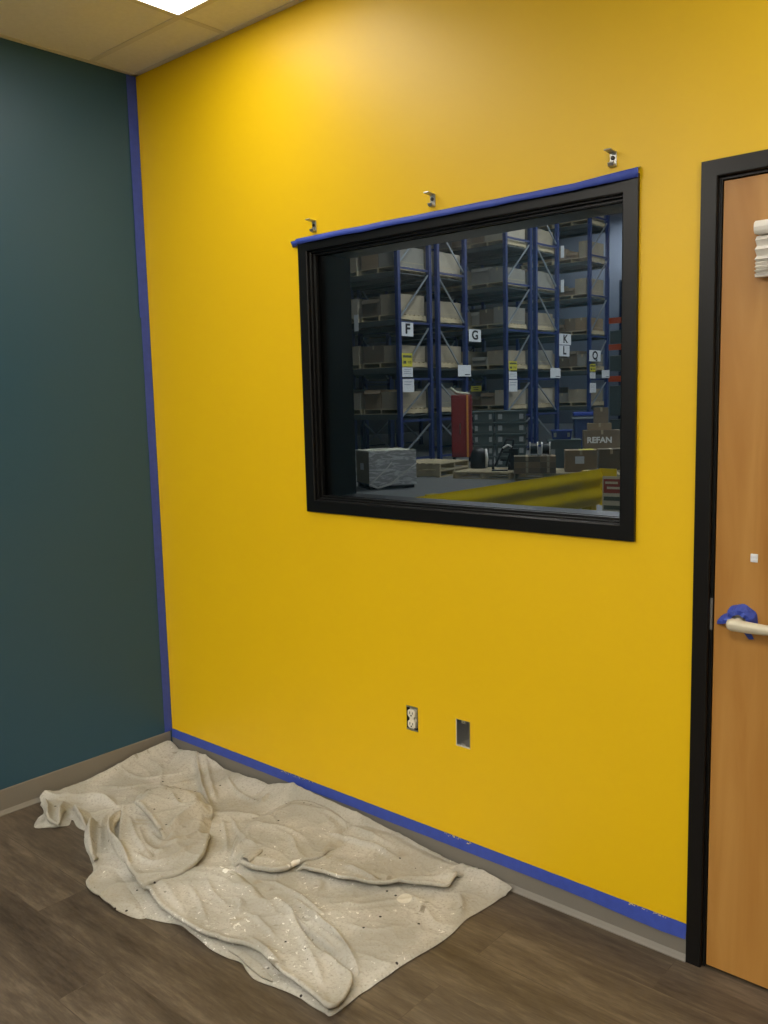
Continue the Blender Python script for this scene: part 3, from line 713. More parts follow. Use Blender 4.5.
# ruffled lobes at the left end
def lobe(px, off, blend, lift): layer(F2(px, .03), off, blend=blend, lift=lift)
lobe([(41,800),(43,809),(46,818),(52,822),(59,823.5),(63,815),(68,805),(75,800),(60,795)], .014, [(6, 9)], .010)
lobe([(72,806),(76,815),(82,822),(88,826),(93,822),(96,812),(88,803),(78,800)], .014, [(4, 8)], .008)
lobe([(97,819),(90,825),(85,833),(85,842),(89,852),(94,860),(99,852),(101,838),(104,824)], .020, [(6, 9)], .010)
lobe([(120,813),(112,822),(108,832),(110,844),(116,853),(125,862),(122,850),(116,840),(115,828),(121,818)], .022, [], .012)
lobe([(86,880.5),(91,870),(100,860),(112,854),(120,862),(128,872),(138,886),(146,897),(149,906),(140,911),(119,904.5),(101.6,894.5)], .007, [(4, 10)], .005)
# small open curl of cloth beside the middle flap
ca, cb = fl(245, 863, .03), fl(262, 850, .03); ax = (cb - ca).normalized(); sd = Vector((-ax.y, ax.x)); nb_ = len(clothV); K = 22
for i in range(9):
    c_ = ca + (cb - ca) * (i / 8); f_ = math.sqrt(max(0, 1 - (i / 8) ** 2)); rw = .004 + .016 * f_; rh = .011 * f_
    for k in range(K):
        a = -2.2 + 5.6 * k / (K - 1); q_ = 1 - .25 * k / K
        clothV.append((c_.x + sd.x * rw * q_ * math.sin(a), c_.y + sd.y * rw * q_ * math.sin(a), .040 - .006 * i / 8 + rh * q_ * math.cos(a)))
for i in range(8):
    for k in range(K - 1): a = nb_ + i * K + k; clothF.append((a, a + 1, a + K + 1, a + K))
# sheet 7 : sliver under the left rim of the long strip
s7 = [(228,948),(243,951),(255,958),(266,969),(274,982),(262,978),(250,968),(240,958)]
layer(F2(s7, .01), .006, lift=.0)
me = bpy.data.meshes.new('drop_cloth'); me.from_pydata(clothV, [], clothF); me.update()
bmx = bmesh.new(); bmx.from_mesh(me); 
for f in bmx.faces:
    f.smooth = True
    if len(f.verts) == 3 and f.normal.z < 0: f.normal_flip()
bmx.to_mesh(me); bmx.free(); me.materials.append(M['canvas'])
o = bpy.data.objects.new('drop_cloth', me); C.objects.link(o)
tag(o, 'rumpled off-white canvas drop cloth spotted with paint on the floor', 'drop cloth')

# ================================================================== the warehouse beyond the window
b = MB(); b.box(-24, 14, TW, 42, -.1, 0); struct(b.build('floor_warehouse', 'concrete'), 'smooth grey concrete warehouse floor', 'floor')
b = MB(); b.box(-24, 14, 42, 42.2, 0, 11); struct(b.build('wall_warehouse', 'wpanel'), 'blue-grey panelled wall at the far end of the warehouse', 'wall')
b = MB(); b.box(-24, -.16, -.3, TW, 0, 11); b.box(RX + .16, 14, -.3, TW, 0, 11); b.box(-24.2, -24, -.3, 42, 0, 11); b.box(14, 14.2, -.3, 42, 0, 11); b.box(-.16, RX + .16, .0, TW, H + .15, 11)
struct(b.build('wall_outer', mat('shade_painted_side_wall', (62, 64, 66), .8)), 'side walls of the warehouse, darkened in colour for deep shade', 'wall')  # colour darkened to stand in for the dark depth behind the racks
b = MB(); b.box(-24, 14, -.3, 42, 11, 11.2); struct(b.build('ceiling_warehouse', mat('warehouse_deck', (92, 96, 100), .8)), 'high dark metal roof deck of the warehouse', 'ceiling')

# racks
LV = [1.22, 2.37, 3.52, 4.67, 5.82, 6.97]; PX = -10.8; BAY = 2.7
ROWS = [('F', 14.40, 1.32, 'signed F'), ('G', 15.95, 1.28, 'signed G'), ('H', 19.05, 1.38, 'with yellow notice left of K'), ('K', 20.62, 1.32, 'signed K and L'), ('Q', 23.85, 1.28, 'signed Q')]
def make_rack(depth, mirror, label):
    t = empty('pallet_rack', (0, 0, 0), label, 'pallet rack', group='blue pallet racks seen through the window')
    pw = .10
    for bx in (0, -BAY, -2 * BAY):
        for y in (0, depth - pw):
            m = MB(); m.prism([(bx - pw, y), (bx, y), (bx, y + pw), (bx - pw, y + pw)], 'z', 0, 8.2); m.box(bx - pw - .03, bx + .03, y - .02, y + pw + .02, 0, .02)
            m.build('post', 'rackblue', t)
        zz = [.10, 1.05, 2.08, 3.45, 4.75, 6.0, 7.2]
        for a in zz: m = MB(); m.bar((bx - pw / 2, pw, a), (bx - pw / 2, depth - pw, a), .04, .05); m.build('frame_strut', 'rackblue', t)
        for a, c in zip(zz, zz[1:]):
            y0, y1 = (pw, depth - pw) if not mirror else (depth - pw, pw)
            m = MB(); m.bar((bx - pw / 2, y0, a + .1), (bx - pw / 2, y1, c - .1), .03, .04); m.build('diagonal_brace', 'galv', t)
    for z in LV:
        for k in range(2): m = MB(); m.box(-(k + 1) * BAY, -k * BAY - pw, .075, depth - .075, z - .05, z - .02); m.build('shelf_deck', 'beam', t)
        for y in (.02, depth - .07):
            for k in range(2):
                m = MB(); x1 = -k * BAY - pw; x0 = -(k + 1) * BAY; m.box(x0, x1, y, y + .05, z - .13, z); m.build('beam', 'beam', t)
    return t
racks = {}
for i, (nm, y0, dep, txt) in enumerate(ROWS):
    lab = {'F': 'blue pallet rack carrying the F sign, nearest on the left', 'G': 'blue pallet rack carrying the G sign, behind the F rack', 'H': 'blue pallet rack with yellow notice between the G and K signs',
           'K': 'blue pallet rack carrying the K and L signs', 'Q': 'dark blue pallet rack carrying the Q sign, right of the others'}[nm]
    r = make_rack(dep, i % 2 == 1, lab); r.location = (PX, y0, 0); racks[nm] = r

# pallets
def make_pallet(name='wooden_pallet', w=1.2, d=1.12):
    t = empty(name, (0, 0, 0), '', 'pallet')
    m = MB()
    n_ = 7
    for k in range(n_): y = -d / 2 + (d - .1) * k / (n_ - 1); m.box(-w / 2, w / 2, y, y + .1, .12, .14)
    m.build('deck_boards', 'wood', t)
    for x in (-w / 2, -.02, w / 2 - .04): m = MB(); m.box(x, x + .04, -d / 2, d / 2, .018, .12); m.build('stringer', 'wood', t)
    m = MB()
    for y in (-d / 2, -.05, d / 2 - .1): m.box(-w / 2, w / 2, y, y + .1, 0, .018)
    m.build('bottom_boards', 'wood', t)
    return t
pal0 = make_pallet(); pal_used = [False]
def pallet(loc, rz, label, group='pallets on the racks'):
    if not pal_used[0]: pal_used[0] = True; p = pal0; p.location = loc; p.rotation_euler.z = rz; p['label'] = label; p['group'] = group
    else: p = copy_tree(pal0, loc, rz, label); p['group'] = group
    return p
# cartons : body with taped seam
protos = {}
def carton_proto(w, d, h, mt, opened=False):
    key = (round(w, 2), round(d, 2), round(h, 2), mt, opened)
    if key in protos: return protos[key]
    t = bpy.data.objects.new('cardboard_box', None); t.empty_display_size = .1
    m = MB()
    if opened:
        e = .012; m.box(-w / 2, w / 2, -d / 2, d / 2, 0, e); m.box(-w / 2, -w / 2 + e, -d / 2, d / 2, e, h); m.box(w / 2 - e, w / 2, -d / 2, d / 2, e, h); m.box(-w / 2 + e, w / 2 - e, -d / 2, -d / 2 + e, e, h); m.box(-w / 2 + e, w / 2 - e, d / 2 - e, d / 2, e, h)
        m.box(-w / 2 + e, w / 2 - e, -d / 2 + e, d / 2 - e, h * .6, h * .62)
    else: m.box(-w / 2, w / 2, -d / 2, d / 2, 0, h)
    body = m.build('box_body', mt, t); C.objects.unlink(body)
    kids = [body]
    m = MB()
    if opened:
        m.quad((-w / 2, -d / 2, h), (w / 2, -d / 2, h), (w / 2 - .02, -d / 2 - .06, h - .10), (-w / 2 + .02, -d / 2 - .06, h - .10))
        k2 = m.build('flap', mt, t); s = k2.modifiers.new('t', 'SOLIDIFY'); s.thickness = .005
    else:
        m.box(-.025, .025, -d / 2 - .002, d / 2 + .002, h - .0005, h + .002); m.box(-.025, .025, -d / 2 - .002, -d / 2, h - .09, h); m.box(-.025, .025, d / 2, d / 2 + .002, h - .09, h)
        m.box(w / 2, w / 2 + .002, -d / 2 + .02, d / 2 - .02, h * .22 - .006, h * .22 + .006) if w > .3 else None
        k2 = m.build('sealing_tape', 'cardtape', t)
    C.objects.unlink(k2)
    kids.append(k2)
    protos[key] = t; t['_'] = 0; del t['_']
    return t
def carton(w, d, h, mt, loc, rz, label, group=None, opened=False):
    p = carton_proto(w, d, h, mt, opened)
    c = copy_tree(p, loc, rz, label); c['category'] = 'box'
    if group: c['group'] = group
    return c
ORD = ['lowest', 'second', 'third', 'fourth', 'fifth', 'sixth']
where = {'F': 'F-sign rack', 'G': 'G-sign rack', 'H': 'rack left of K sign', 'K': 'K-sign rack', 'Q': 'Q-sign rack'}
tone = {'card0': 'tan', 'card1': 'dull brown', 'card2': 'pale tan', 'card3': 'dark brown', 'card4': 'greyish', 'card5': 'cream'}
NP = {'F': (4, 2), 'G': (5, 2), 'H': (6, 4), 'K': (6, 1), 'Q': (6, 2)}
for (nm, y0, dep, txt) in ROWS:
    nl, npal = NP[nm]
    for li in range(nl):
        for k in range(npal):
            bay, s_ = divmod(k, 2)
            xc = PX - bay * BAY - .10 - .62 - s_ * 1.29
            yc = y0 + dep / 2; z = LV[li]
            side = ['nearest the end', 'second from the end', 'third from the end', 'fourth from the end'][k]
            pallet((xc, yc, z), 0, 'wooden pallet, %s shelf, %s, %s' % (ORD[li], where[nm], side))
            # load : first carton column at the aisle end, the others behind it
            rnd = random.Random(hash((li, k)) % 1000 + ord(nm) * 7)
            n_ = rnd.choice([2, 2, 3]); ws = [rnd.uniform(.3, .6) for _ in range(n_)]; sc = 1.14 / sum(ws); ws = [w * sc for w in ws]
            x = xc + .57
            for q, w in enumerate(ws):
                hh = rnd.uniform(.38, .50) if q == 0 else rnd.choice([rnd.uniform(.16, .30), rnd.uniform(.34, .52)])
                mt = rnd.choice(['card0', 'card2', 'card4', 'card2', 'card5'] if q == 0 else ['card0', 'card1', 'card3', 'card1', 'card4'])
                carton(round(w - .015, 2), 1.08, round(hh, 2), mt, (x - w / 2, yc, z + .14), 0,
                       '%s box, %s in on the %s pallet, %s shelf, %s' % (tone[mt], ['first', 'second', 'third'][q], ['end', 'second', 'third', 'fourth'][k], ORD[li], where[nm]),
                       'boxes on the rack shelves', opened=(q > 0 and rnd.random() < .45))
                x -= w

# sign text
def text_mesh(s, size, depth=.002):
    cu = bpy.data.curves.new('t', 'FONT'); cu.body = s; cu.size = size; cu.extrude = depth; cu.offset = size * .035; cu.align_x = 'CENTER'; cu.align_y = 'CENTER'
    o = bpy.data.objects.new('t', cu); C.objects.link(o); bpy.context.view_layer.update()
    me = bpy.data.meshes.new_from_object(o.evaluated_get(bpy.context.evaluated_depsgraph_get())); C.objects.unlink(o); bpy.data.objects.remove(o); return me
def facing(name, u0, v0, u1, v1, X, m_, label, cat='sign', group=None, thick=.01):
    """flat board on the rack-end plane x = X seen between two picture corners"""
    a = at(u0, v0, 0, X); c = at(u1, v1, 0, X); w = abs(c.y - a.y); h = abs(a.z - c.z)
    t = empty(name, (X, (a.y + c.y) / 2, min(a.z, c.z)), label, cat, group=group)
    m = MB(); m.box(-thick, 0, -w / 2, w / 2, 0, h); m.build('board', m_, t); return t, w, h
SX = PX + .02
for (L, u0, v0, u1, v1, lab) in (('F', 401.6, 322, 413.4, 336.5, 'white sign with black letter F on the nearest rack post'), ('G', 469, 329, 481, 342, 'white sign with black letter G on a rack post'),
                        ('K', 559.5, 333.5, 571, 345, 'white sign with black letter K above the L sign'), ('L', 559.5, 345.2, 569.5, 356.5, 'white sign with black letter L below the K sign'),
                        ('Q', 589.5, 350, 600.5, 361.5, 'white sign with black letter Q on the right rack post')):
    t, w, h = facing('letter_sign', u0, v0, u1, v1, SX, 'paperw', lab, 'sign', 'letter signs on the racks')
    me = text_mesh(L, h * 1.02, .0006); o = bpy.data.objects.new('letter', me); C.objects.link(o); me.materials.append(M['ink']); o.parent = t
    o.rotation_euler = (PI / 2, 0, PI / 2); o.location = (.0025, 0, h * .5); o.scale = (1.25, 1, 1)
def notice(u0, v0, u1, v1, X, lab, kind, lines=3):
    t, w, h = facing('paper_notice', u0, v0, u1, v1, X, 'paperw' if kind != 'y' else 'yellow_label', lab, 'notice', 'paper notices on the rack posts', .006)
    m = MB()
    if kind == 'w':
        for k in range(lines): z = h * (.78 - k * .2); m.box(0, .002, -w * .36, w * (.34 - .1 * (k % 2)), z - h * .022, z + h * .022)
        m.build('print', 'greyink', t)
    elif kind == 'y':
        m.box(0, .002, -w * .4, -w * .1, h * .2, h * .42); m.box(0, .002, w * .02, w * .4, h * .24, h * .3); m.box(0, .002, w * .02, w * .4, h * .36, h * .41); m.box(0, .002, -w * .42, w * .42, h * .66, h * .84); m.build('print', 'sign_green', t)
    elif kind == 's':
        m.box(0, .002, w * .02, w * .42, h * .12, h * .2); m.build('print', 'ink', t)
notice(402, 353, 412.5, 366.5, SX, 'yellow notice under the F sign', 'y'); notice(402.3, 367.3, 413, 377, SX, 'white printed notice just below the yellow one under F', 'w'); notice(402.8, 379, 414.3, 392, SX, 'lowest white printed notice under the F sign', 'w', 2)
notice(509, 361, 517, 370.5, SX, 'yellow notice on the rack post between G and K', 'y'); notice(509, 371.5, 517, 379, SX, 'white printed notice below the yellow one between G and K', 'w'); notice(509, 380, 517.5, 391.5, SX, 'lowest white notice on the post between G and K', 'w', 2)
notice(590, 364, 595.5, 371.5, SX, 'yellow notice under the Q sign', 'y'); notice(590, 372.5, 595.5, 378.5, SX, 'white printed notice below the yellow one under Q', 'w'); notice(590, 383, 596, 392.5, SX, 'lowest white notice under the Q sign', 'w', 2)
notice(458, 365, 471, 376.5, SX + .01, 'square white notice under the G sign', 's'); notice(550.5, 368, 560.5, 378, SX + .01, 'square white notice left of and below the L sign', 's'); notice(602, 370, 609.5, 378, SX + .01, 'square white notice right of and below the Q sign', 's')
def placard(u0, v0, u1, v1, y, lab):
    a = at(u0, v0, 1, y); c = at(u1, v1, 1, y)
    m = MB(); w = abs(c.x - a.x); h = abs(a.z - c.z); m.box(-w / 2, w / 2, -.004, .004, 0, h); o = m.build('location_placard', 'paperw', loc=((a.x + c.x) / 2, y, c.z), bevel=.001)
    tag(o, lab, 'placard', 'narrow white placards on the racks')
placard(354, 315, 358.6, 331, 14.38, 'narrow white placard at the far left edge of the view through the window')
placard(560.8, 246, 564, 257.5, 21.9, 'upper narrow white placard on the K rack post'); placard(560.8, 280, 564, 292, 21.9, 'lower narrow white placard on the K rack post')
t, w, h = facing('paper_notice', 472.5, 386, 480.5, 392, PX + .3, 'yellow_label', 'small yellow label in front of the boxes beside the red cabinet', 'notice'); t.location.x = PX + .02
a = at(476, 389, 1, 19.0); t.location = (a.x, 19.0, a.z - .07); t.rotation_euler.z = -PI / 2
m = MB(); m.box(.0, .002, -w * .25, w * .25, h * .25, h * .4); m.box(0, .002, -w * .25, w * .25, h * .6, h * .75); m.build('print', 'ink', t)

# far rack with orange beams
t = empty('orange_beam_rack', (-11.6, 29.5, 0), 'far rack with orange beams and grey stock at the right of the window view', 'rack')
for x in (-1.6, 1.4):
    m = MB(); m.box(x, x + .1, 0, .1, 0, 6); m.box(x, x + .1, 1.1, 1.2, 0, 6); m.build('upright', 'binnavy', t)
for z in (2.05, 3.25, 4.25): m = MB(); m.box(-1.5, 1.4, -.02, .05, z, z + .22); m.box(-1.5, 1.4, 1.12, 1.18, z, z + .14); m.build('beam', 'orange', t)
for z in (0, .75, 1.3, 2.45, 3.5): m = MB(); m.box(-1.45, 1.35, .06, 1.1, z, z + (.6 if z < 3 else .5)); m.build('grey_stock', 'tote', t, bevel=.03)

# ---- goods standing on the warehouse floor
def yaw(dx, dy): return math.atan2(dy, dx)
CAMYAW = math.radians(33)
# film-wrapped carton on a dark skid
th = math.radians(61); cr = Vector((math.cos(th), math.sin(th), 0)); cl = Vector((-math.sin(th), math.cos(th), 0))
c0 = Vector((-7.28, 9.37, 0)); ctr = c0 + cr * .44 + cl * .38
t = empty('wrapped_box', ctr, 'tan-grey box wrapped in shiny stretch film on a low skid by the window', 'wrapped box', rz=th)
m = MB(); m.box(-.44, .44, -.38, .38, .10, .665); m.build('carton', 'card2', t, bevel=.004)
m = MB(); m.box(-.44, .44, -.38, .38, .665, .69); m.build('lid', 'cream', t, bevel=.004)
m = MB(); 
for y in (-.36, -.05, .26): m.box(-.42, .42, y, y + .1, .02, .08)
m.box(-.44, .44, -.38, .38, .08, .098); m.box(-.42, -.3, -.36, .36, 0, .02); m.box(.3, .42, -.36, .36, 0, .02); m.build('skid', 'blackpl', t)
m = MB(); N_ = 14
# crinkled film skirt following all four sides
for side in range(4):
    P0, P1 = [((-.452, -.392), (.452, -.392)), ((.452, -.392), (.452, .392)), ((.452, .392), (-.452, .392)), ((-.452, .392), (-.452, -.392))][side]
    G = [[None] * (N_ + 1) for _ in range(N_ + 1)]
    if side == 3: continue
    for i in range(N_ + 1):
        for j in range(N_ + 1):
            x = P0[0] + (P1[0] - P0[0]) * i / N_; y = P0[1] + (P1[1] - P0[1]) * i / N_; z = .06 + .63 * j / N_
            d = .010 * noise.noise(Vector((x * 9, y * 9, z * 9))) * (1 if 0 < i < N_ else 0); nx, ny = [(0, -1), (1, 0), (0, 1), (-1, 0)][side]
            G[i][j] = m.bm.verts.new((x + nx * abs(d), y + ny * abs(d), z))
    for i in range(N_):
        for j in range(N_): m.bm.faces.new((G[i][j], G[i + 1][j], G[i + 1][j + 1], G[i][j + 1]))
m.build('stretch_film', 'film', t, smooth=True)
m = MB()
m.tube([(-.455, -.40, .10), (-.3, -.415, .03), (-.05, -.42, .09), (.12, -.41, .22), (.3, -.405, .34), (.455, -.40, .44)], [.02, .022, .016, .014, .012, .008], 8, sy=.4)
m.tube([(-.42, -.40, .12), (-.3, -.405, .22), (-.15, -.40, .34), (-.02, -.40, .48)], [.018, .012, .010, .008], 8, sy=.4)
m.build('film_strand', 'white', t, smooth=True)
m = MB(); m.box(-.46, -.456, -.10, .08, .34, .46); k = m.build('paper_label', 'paperw', t)

def px_floor(u, v, z=0): q = at(u, v, 2, z); return Vector((q.x, q.y, z))
def corner_place(u, v, z, ang, w, d):    # centre of a w x d footprint whose near-left corner is seen at u, v
    c = px_floor(u, v, z); ex = Vector((math.cos(ang), math.sin(ang), 0)); ey = Vector((-math.sin(ang), math.cos(ang), 0)); return c + ex * w / 2 + ey * d / 2
A1 = math.radians(14)
A0 = math.radians(97); P1 = corner_place(440, 477.5, 0, A0, 1.2, 1.12)
for k in range(2): pallet((P1.x, P1.y, .1405 * k), A0, 'bare wooden pallet in the stack behind the wrapped box, %s' % ['lower one', 'upper one'][k], 'bare pallets on the warehouse floor')
P2 = corner_place(453, 478.5, 0, A1, 1.2, 1.12)
pallet(P2, A1, 'wooden pallet on the floor carrying the black hand truck', 'bare pallets on the warehouse floor')
P3 = P2 + Vector((math.cos(A1), math.sin(A1), 0)) * 1.26
pallet(P3, A1, 'wooden pallet on the floor under the flat brown boxes', 'bare pallets on the warehouse floor')
P4 = P3 + Vector((math.cos(A1), math.sin(A1), 0)) * 1.26
pallet(P4, A1, 'wooden pallet on the floor under the box with yellow top', 'bare pallets on the warehouse floor')

# red cabinet with strap
q = at(462, 430, 0, -9.95); t = empty('red_cabinet', (q.x, q.y, 0), 'tall red metal cabinet with an orange strap in front of the racks', 'cabinet', rz=CAMYAW)
top = at(462, 395, 0, -9.95).z; w = .50
m = MB(); m.box(-w / 2, w / 2, -.2, .2, .12, top); m.build('body', 'red', t, bevel=.02)
m = MB(); m.box(-w / 2 + .03, w / 2 - .17, -.215, -.2, .2, top - .08); m.build('door', 'red', t, bevel=.008)
m = MB(); m.tube([(-.03, -.235, top * .42), (-.03, -.235, top * .58)], .014, 8); m.build('handle', 'nickel', t)
m = MB(); m.box(w / 2 - .12, w / 2 - .075, -.225, -.2, .12, top + .005); m.build('strap', 'strap', t)
m = MB(); 
for x in (-.2, .2): m.tube([(x - .03, -.12, .06), (x + .03, -.12, .06)], .06, 14); m.tube([(x - .03, .12, .06), (x + .03, .12, .06)], .06, 14)
m.build('wheels', 'blackpl', t)
q2 = at(452, 388, 0, -10.3)
m = MB(); m.tube([(-w / 2 - .02, .05, top + .18), (-.12, 0, top + .06), (.05, 0, top + .03), (.2, 0, top + .03)], [.03, .04, .04, .03], 8); m.build('grey_hose', 'cream', t, smooth=True)

# grey totes
def make_tote(w, d, h, mt, name='storage_tote'):
    t = empty(name, (0, 0, 0), '', 'tote')
    m = MB(); m.prism([(-w / 2 + .02, 0), (w / 2 - .02, 0), (w / 2, h - .03), (-w / 2, h - .03)], 'y', -d / 2 + .01, d / 2 - .01); m.build('body', mt, t, bevel=.01)
    m = MB(); m.box(-w / 2 - .012, w / 2 + .012, -d / 2 - .012, d / 2 + .012, h - .03, h - .004); m.build('lid', mt, t, bevel=.006)
    m = MB()
    m.box(-w * .40, -w * .27, -d / 2 - .004, -d / 2 + .012, h * .26, h * .70); m.build('label_card', 'papergrey', t)
    m = MB(); m.box(w * .27, w * .40, -d / 2 - .004, -d / 2 + .012, h * .26, h * .70); m.build('label_card', 'papergrey', t)
    return t
q = at(511, 470, 1, 14.9)
base = px_floor(511, 469.5, .0); 
base = Vector((q.x, 14.9, 0))
ex = Vector((math.cos(CAMYAW), math.sin(CAMYAW), 0)); ey = Vector((-math.sin(CAMYAW), math.cos(CAMYAW), 0))
dist = (base - Vector((CAM.x, CAM.y, 0))).length; pxm = dist / FPX * 1.02
zt = at(511, 410.5, 1, 14.9).z; hT = zt / 5
W1, W2 = 30 * pxm, 20 * pxm
tA = make_tote(W1, .42, hT, 'tote'); tB = make_tote(W2, .42, hT, 'tote')
names = ['bottom', 'second', 'third', 'fourth', 'top']
pu = [0, 0]
for k in range(5):
    for j, (pr, off_) in enumerate(((tA, Vector((0, 0, 0))), (tB, ex * -(W1 + W2 + .05) / 2))):
        lab = 'grey storage tote, %s of the %s stack behind the hand truck' % (names[k], ['wide', 'narrow left'][j]); L_ = base + off_ + Vector((0, 0, k * (hT + .001)))
        if k == 0: pr.location = L_; pr.rotation_euler.z = CAMYAW; pr['label'] = lab; c = pr
        else: c = copy_tree(pr, L_, CAMYAW, lab)
        c['group'] = 'stacked grey totes'

# black hand truck leaning back
hq = px_floor(503, 470, .1405)
t = empty('hand_truck', hq, 'black folding hand truck standing on the pallet', 'hand truck', rz=CAMYAW)
m = MB(); m.tube([(-.16, -.1, .08), (.04, .05, .52), (.07, .07, .60)], .022, 8); m.tube([(.06, -.1, .08), (.2, .05, .5), (.21, .07, .60)], .022, 8); m.tube([(.07, .07, .60), (.21, .07, .60)], .02, 8)
for z in (.2, .36): m.bar((-.11 + z * .3, -.03, z), (.11 + z * .3, -.03, z), .03)
m.build('frame', 'blackpl', t)
m = MB(); m.box(-.22, .10, -.26, -.08, 0, .02); m.box(.12, .30, -.02, .20, 0, .42); m.build('toe_plate', 'blackpl', t)
for x in (-.20, .12): m = MB(); m.tube([(x - .02, -.02, .075), (x + .03, -.02, .075)], .075, 18); m.build('wheel', 'blackpl', t)
m = MB(); m.tube([(.0, -.03, .44), (.10, -.03, .50), (.18, -.02, .46)], .018, 8); m.build('grip', 'white', t)
hq = px_floor(479, 468, .1405)
t = empty('canister', hq, 'black rounded canister with a pale upright piece, left of the hand truck', 'canister', rz=CAMYAW)
m = MB(); m.tube([(0, 0, 0.0), (0, 0, .06), (0, 0, .30), (0, 0, .38), (0, 0, .42)], [.17, .18, .17, .13, .06], 18); m.build('drum', 'blackpl', t, smooth=True)
m = MB(); m.tube([(.16, -.12, .02), (.17, -.13, .2), (.15, -.1, .40)], [.022, .028, .022], 8); m.build('nozzle', 'white', t, smooth=True)

# flat cartons with reels on top
bA = px_floor(535, 473.5, .14); 
bA += ey * .23; bA.z = .1405
pm = (Vector((bA.x, bA.y, 0)) - Vector((CAM.x, CAM.y, 0))).length / FPX * 1.02
hC = 16.5 * pm / 3
for k in range(3):
    for j, (w, ox) in enumerate(((25 * pm, -7.5 * pm), (14.5 * pm, 12.5 * pm))):
        carton(round(w, 2), .45, round(hC - .004, 3), ['card1', 'card0', 'card3'][k] if j == 0 else ['card3', 'card1', 'card0'][k], bA + ex * ox + Vector((0, 0, k * hC)), CAMYAW,
               'flat brown box in the low %s stack under the cable reels, %s' % (['wide', 'narrow'][j], ['bottom', 'middle', 'top'][k]), 'flat boxes under the cable reels')
zr = bA.z + 3 * hC
for j, ox in enumerate((-1, 10.5)):
    t = empty('cable_reel', bA + ex * ox * pm + Vector((0, 0, 3 * hC)), 'white cable reel on the flat boxes, %s one' % ['left', 'right'][j], 'reel', rz=CAMYAW, group='cable reels on the flat boxes')
    m = MB()
    for x in (-.08, .065): m.tube([(x, 0, .13), (x + .018, 0, .13)], .13, 24)
    m.build('flange', 'white', t)
    m = MB(); m.tube([(-.065, 0, .13), (.065, 0, .13)], .10, 20); m.build('wound_cable', 'blackpl', t)

def on(u, v, z): return px_floor(u, v, z)
# big box with yellow sheet
def pbox(u, v, z, wpx, hpx, d, mt, label, group=None, opened=False):
    c = px_floor(u, v, z); pm = (Vector((c.x, c.y, 0)) - Vector((CAM.x, CAM.y, 0))).length / FPX * 1.02
    c += ey * d / 2
    return carton(round(wpx * pm, 2), d, round(hpx * pm, 2), mt, c, CAMYAW, label, group, opened), c, pm
B1, c1, pm1 = pbox(581, 472, .14, 30, 20.5, .42, 'card0', 'tan box with a yellow sheet on top, right of the reels')
m = MB(); m.box(-.02, .24, -.15, .12, 0, .006); o = m.build('yellow_sheet', 'yellow_label', loc=c1 + Vector((0, 0, round(20.5 * pm1, 2) + .003)), rz=CAMYAW); tag(o, 'yellow sheet lying on the tan box', 'sheet')
m = MB(); m.box(-5.5 * pm1, 3 * pm1, -.214, -.211, 8 * pm1, 15 * pm1); o = m.build('paper_label', 'paperw', B1)
B2, c2, pm2 = pbox(611.5, 470, .14, 23, 19.5, .4, 'card3', 'dark brown box at the right edge of the window view')
B3, c3, pm3 = pbox(602, 450.5, .29, 34, 19, .45, 'card1', 'brown box with white lettering behind the yellow-topped box')
me = text_mesh('REFAN', .19, .001); o = bpy.data.objects.new('lettering', me); C.objects.link(o); me.materials.append(M['white']); o.parent = B3; o.rotation_euler = (PI / 2, 0, 0); o.location = (-.06, -.2285, .24)
hh = round(19 * pm3, 2)
B4 = carton(round(22 * pm3, 2), .3, round(6.5 * pm3, 2), 'card0', c3 + Vector((0, 0, hh + .003)) - ex * 2 * pm3, CAMYAW, 'thin tan box on top of the lettered brown box')
B5 = carton(round(13 * pm3, 2), .28, round(14.5 * pm3, 2), 'card1', c3 + Vector((0, 0, hh + round(6.5 * pm3, 2) + .006)) - ex * .5 * pm3, CAMYAW, 'upright brown box, topmost of the lettered stack')
for k in range(2): pallet((c3.x, c3.y, .1405 * k), CAMYAW, 'wooden pallet under the lettered brown box, %s of two' % ['lower', 'upper'][k], 'bare pallets on the warehouse floor')
# grey tote and blue tote
c = px_floor(567.5, 466, .0); c = px_floor(567.5, 470, 0.14) + ey * 1.5; c.z = 0; pm = (c - Vector((CAM.x, CAM.y, 0))).length / FPX * 1.02
def zat(u, v, c): d = ray(u, v); t_ = (Vector((c.x, c.y)) - Vector((CAM.x, CAM.y))).length / Vector((d.x, d.y)).length; return CAM.z + t_ * d.z
ztop = zat(567, 439, c)
tt_ = make_tote(31 * pm, .5, ztop, 'tote'); tt_.location = c; tt_.rotation_euler.z = CAMYAW; tt_['label'] = 'large grey tote behind the reels, carrying the blue tote'
tb = make_tote(19 * pm, .35, 9 * pm, 'toteblue'); tb.location = c + Vector((0, 0, ztop + .001)) - ex * 2 * pm; tb.rotation_euler.z = CAMYAW; tb['label'] = 'bright blue tote on top of the large grey tote'
# dark blue bin cluster with frame at the right
c = px_floor(584, 449, 0); pm = (c - Vector((CAM.x, CAM.y, 0))).length / FPX * 1.02
t = empty('navy_bin', c, 'tall navy blue bin left of the stacked brown boxes', 'bin', rz=CAMYAW)
zt_ = zat(584, 412, c)
m = MB(); m.prism([(-9 * pm, 0), (9 * pm, 0), (10 * pm, zt_ - .1), (-10 * pm, zt_ - .1)], 'y', -.3, .3); m.build('body', 'binnavy', t, bevel=.03)
m = MB(); m.box(-10.5 * pm, 10.5 * pm, -.33, .33, zt_ - .1, zt_); m.build('lid', 'toteblue', t, bevel=.02)
m = MB(); m.bar((-12 * pm, -.36, zt_ - .16), (14 * pm, -.36, zt_ - .16), .05); m.build('handle', 'galv', t)
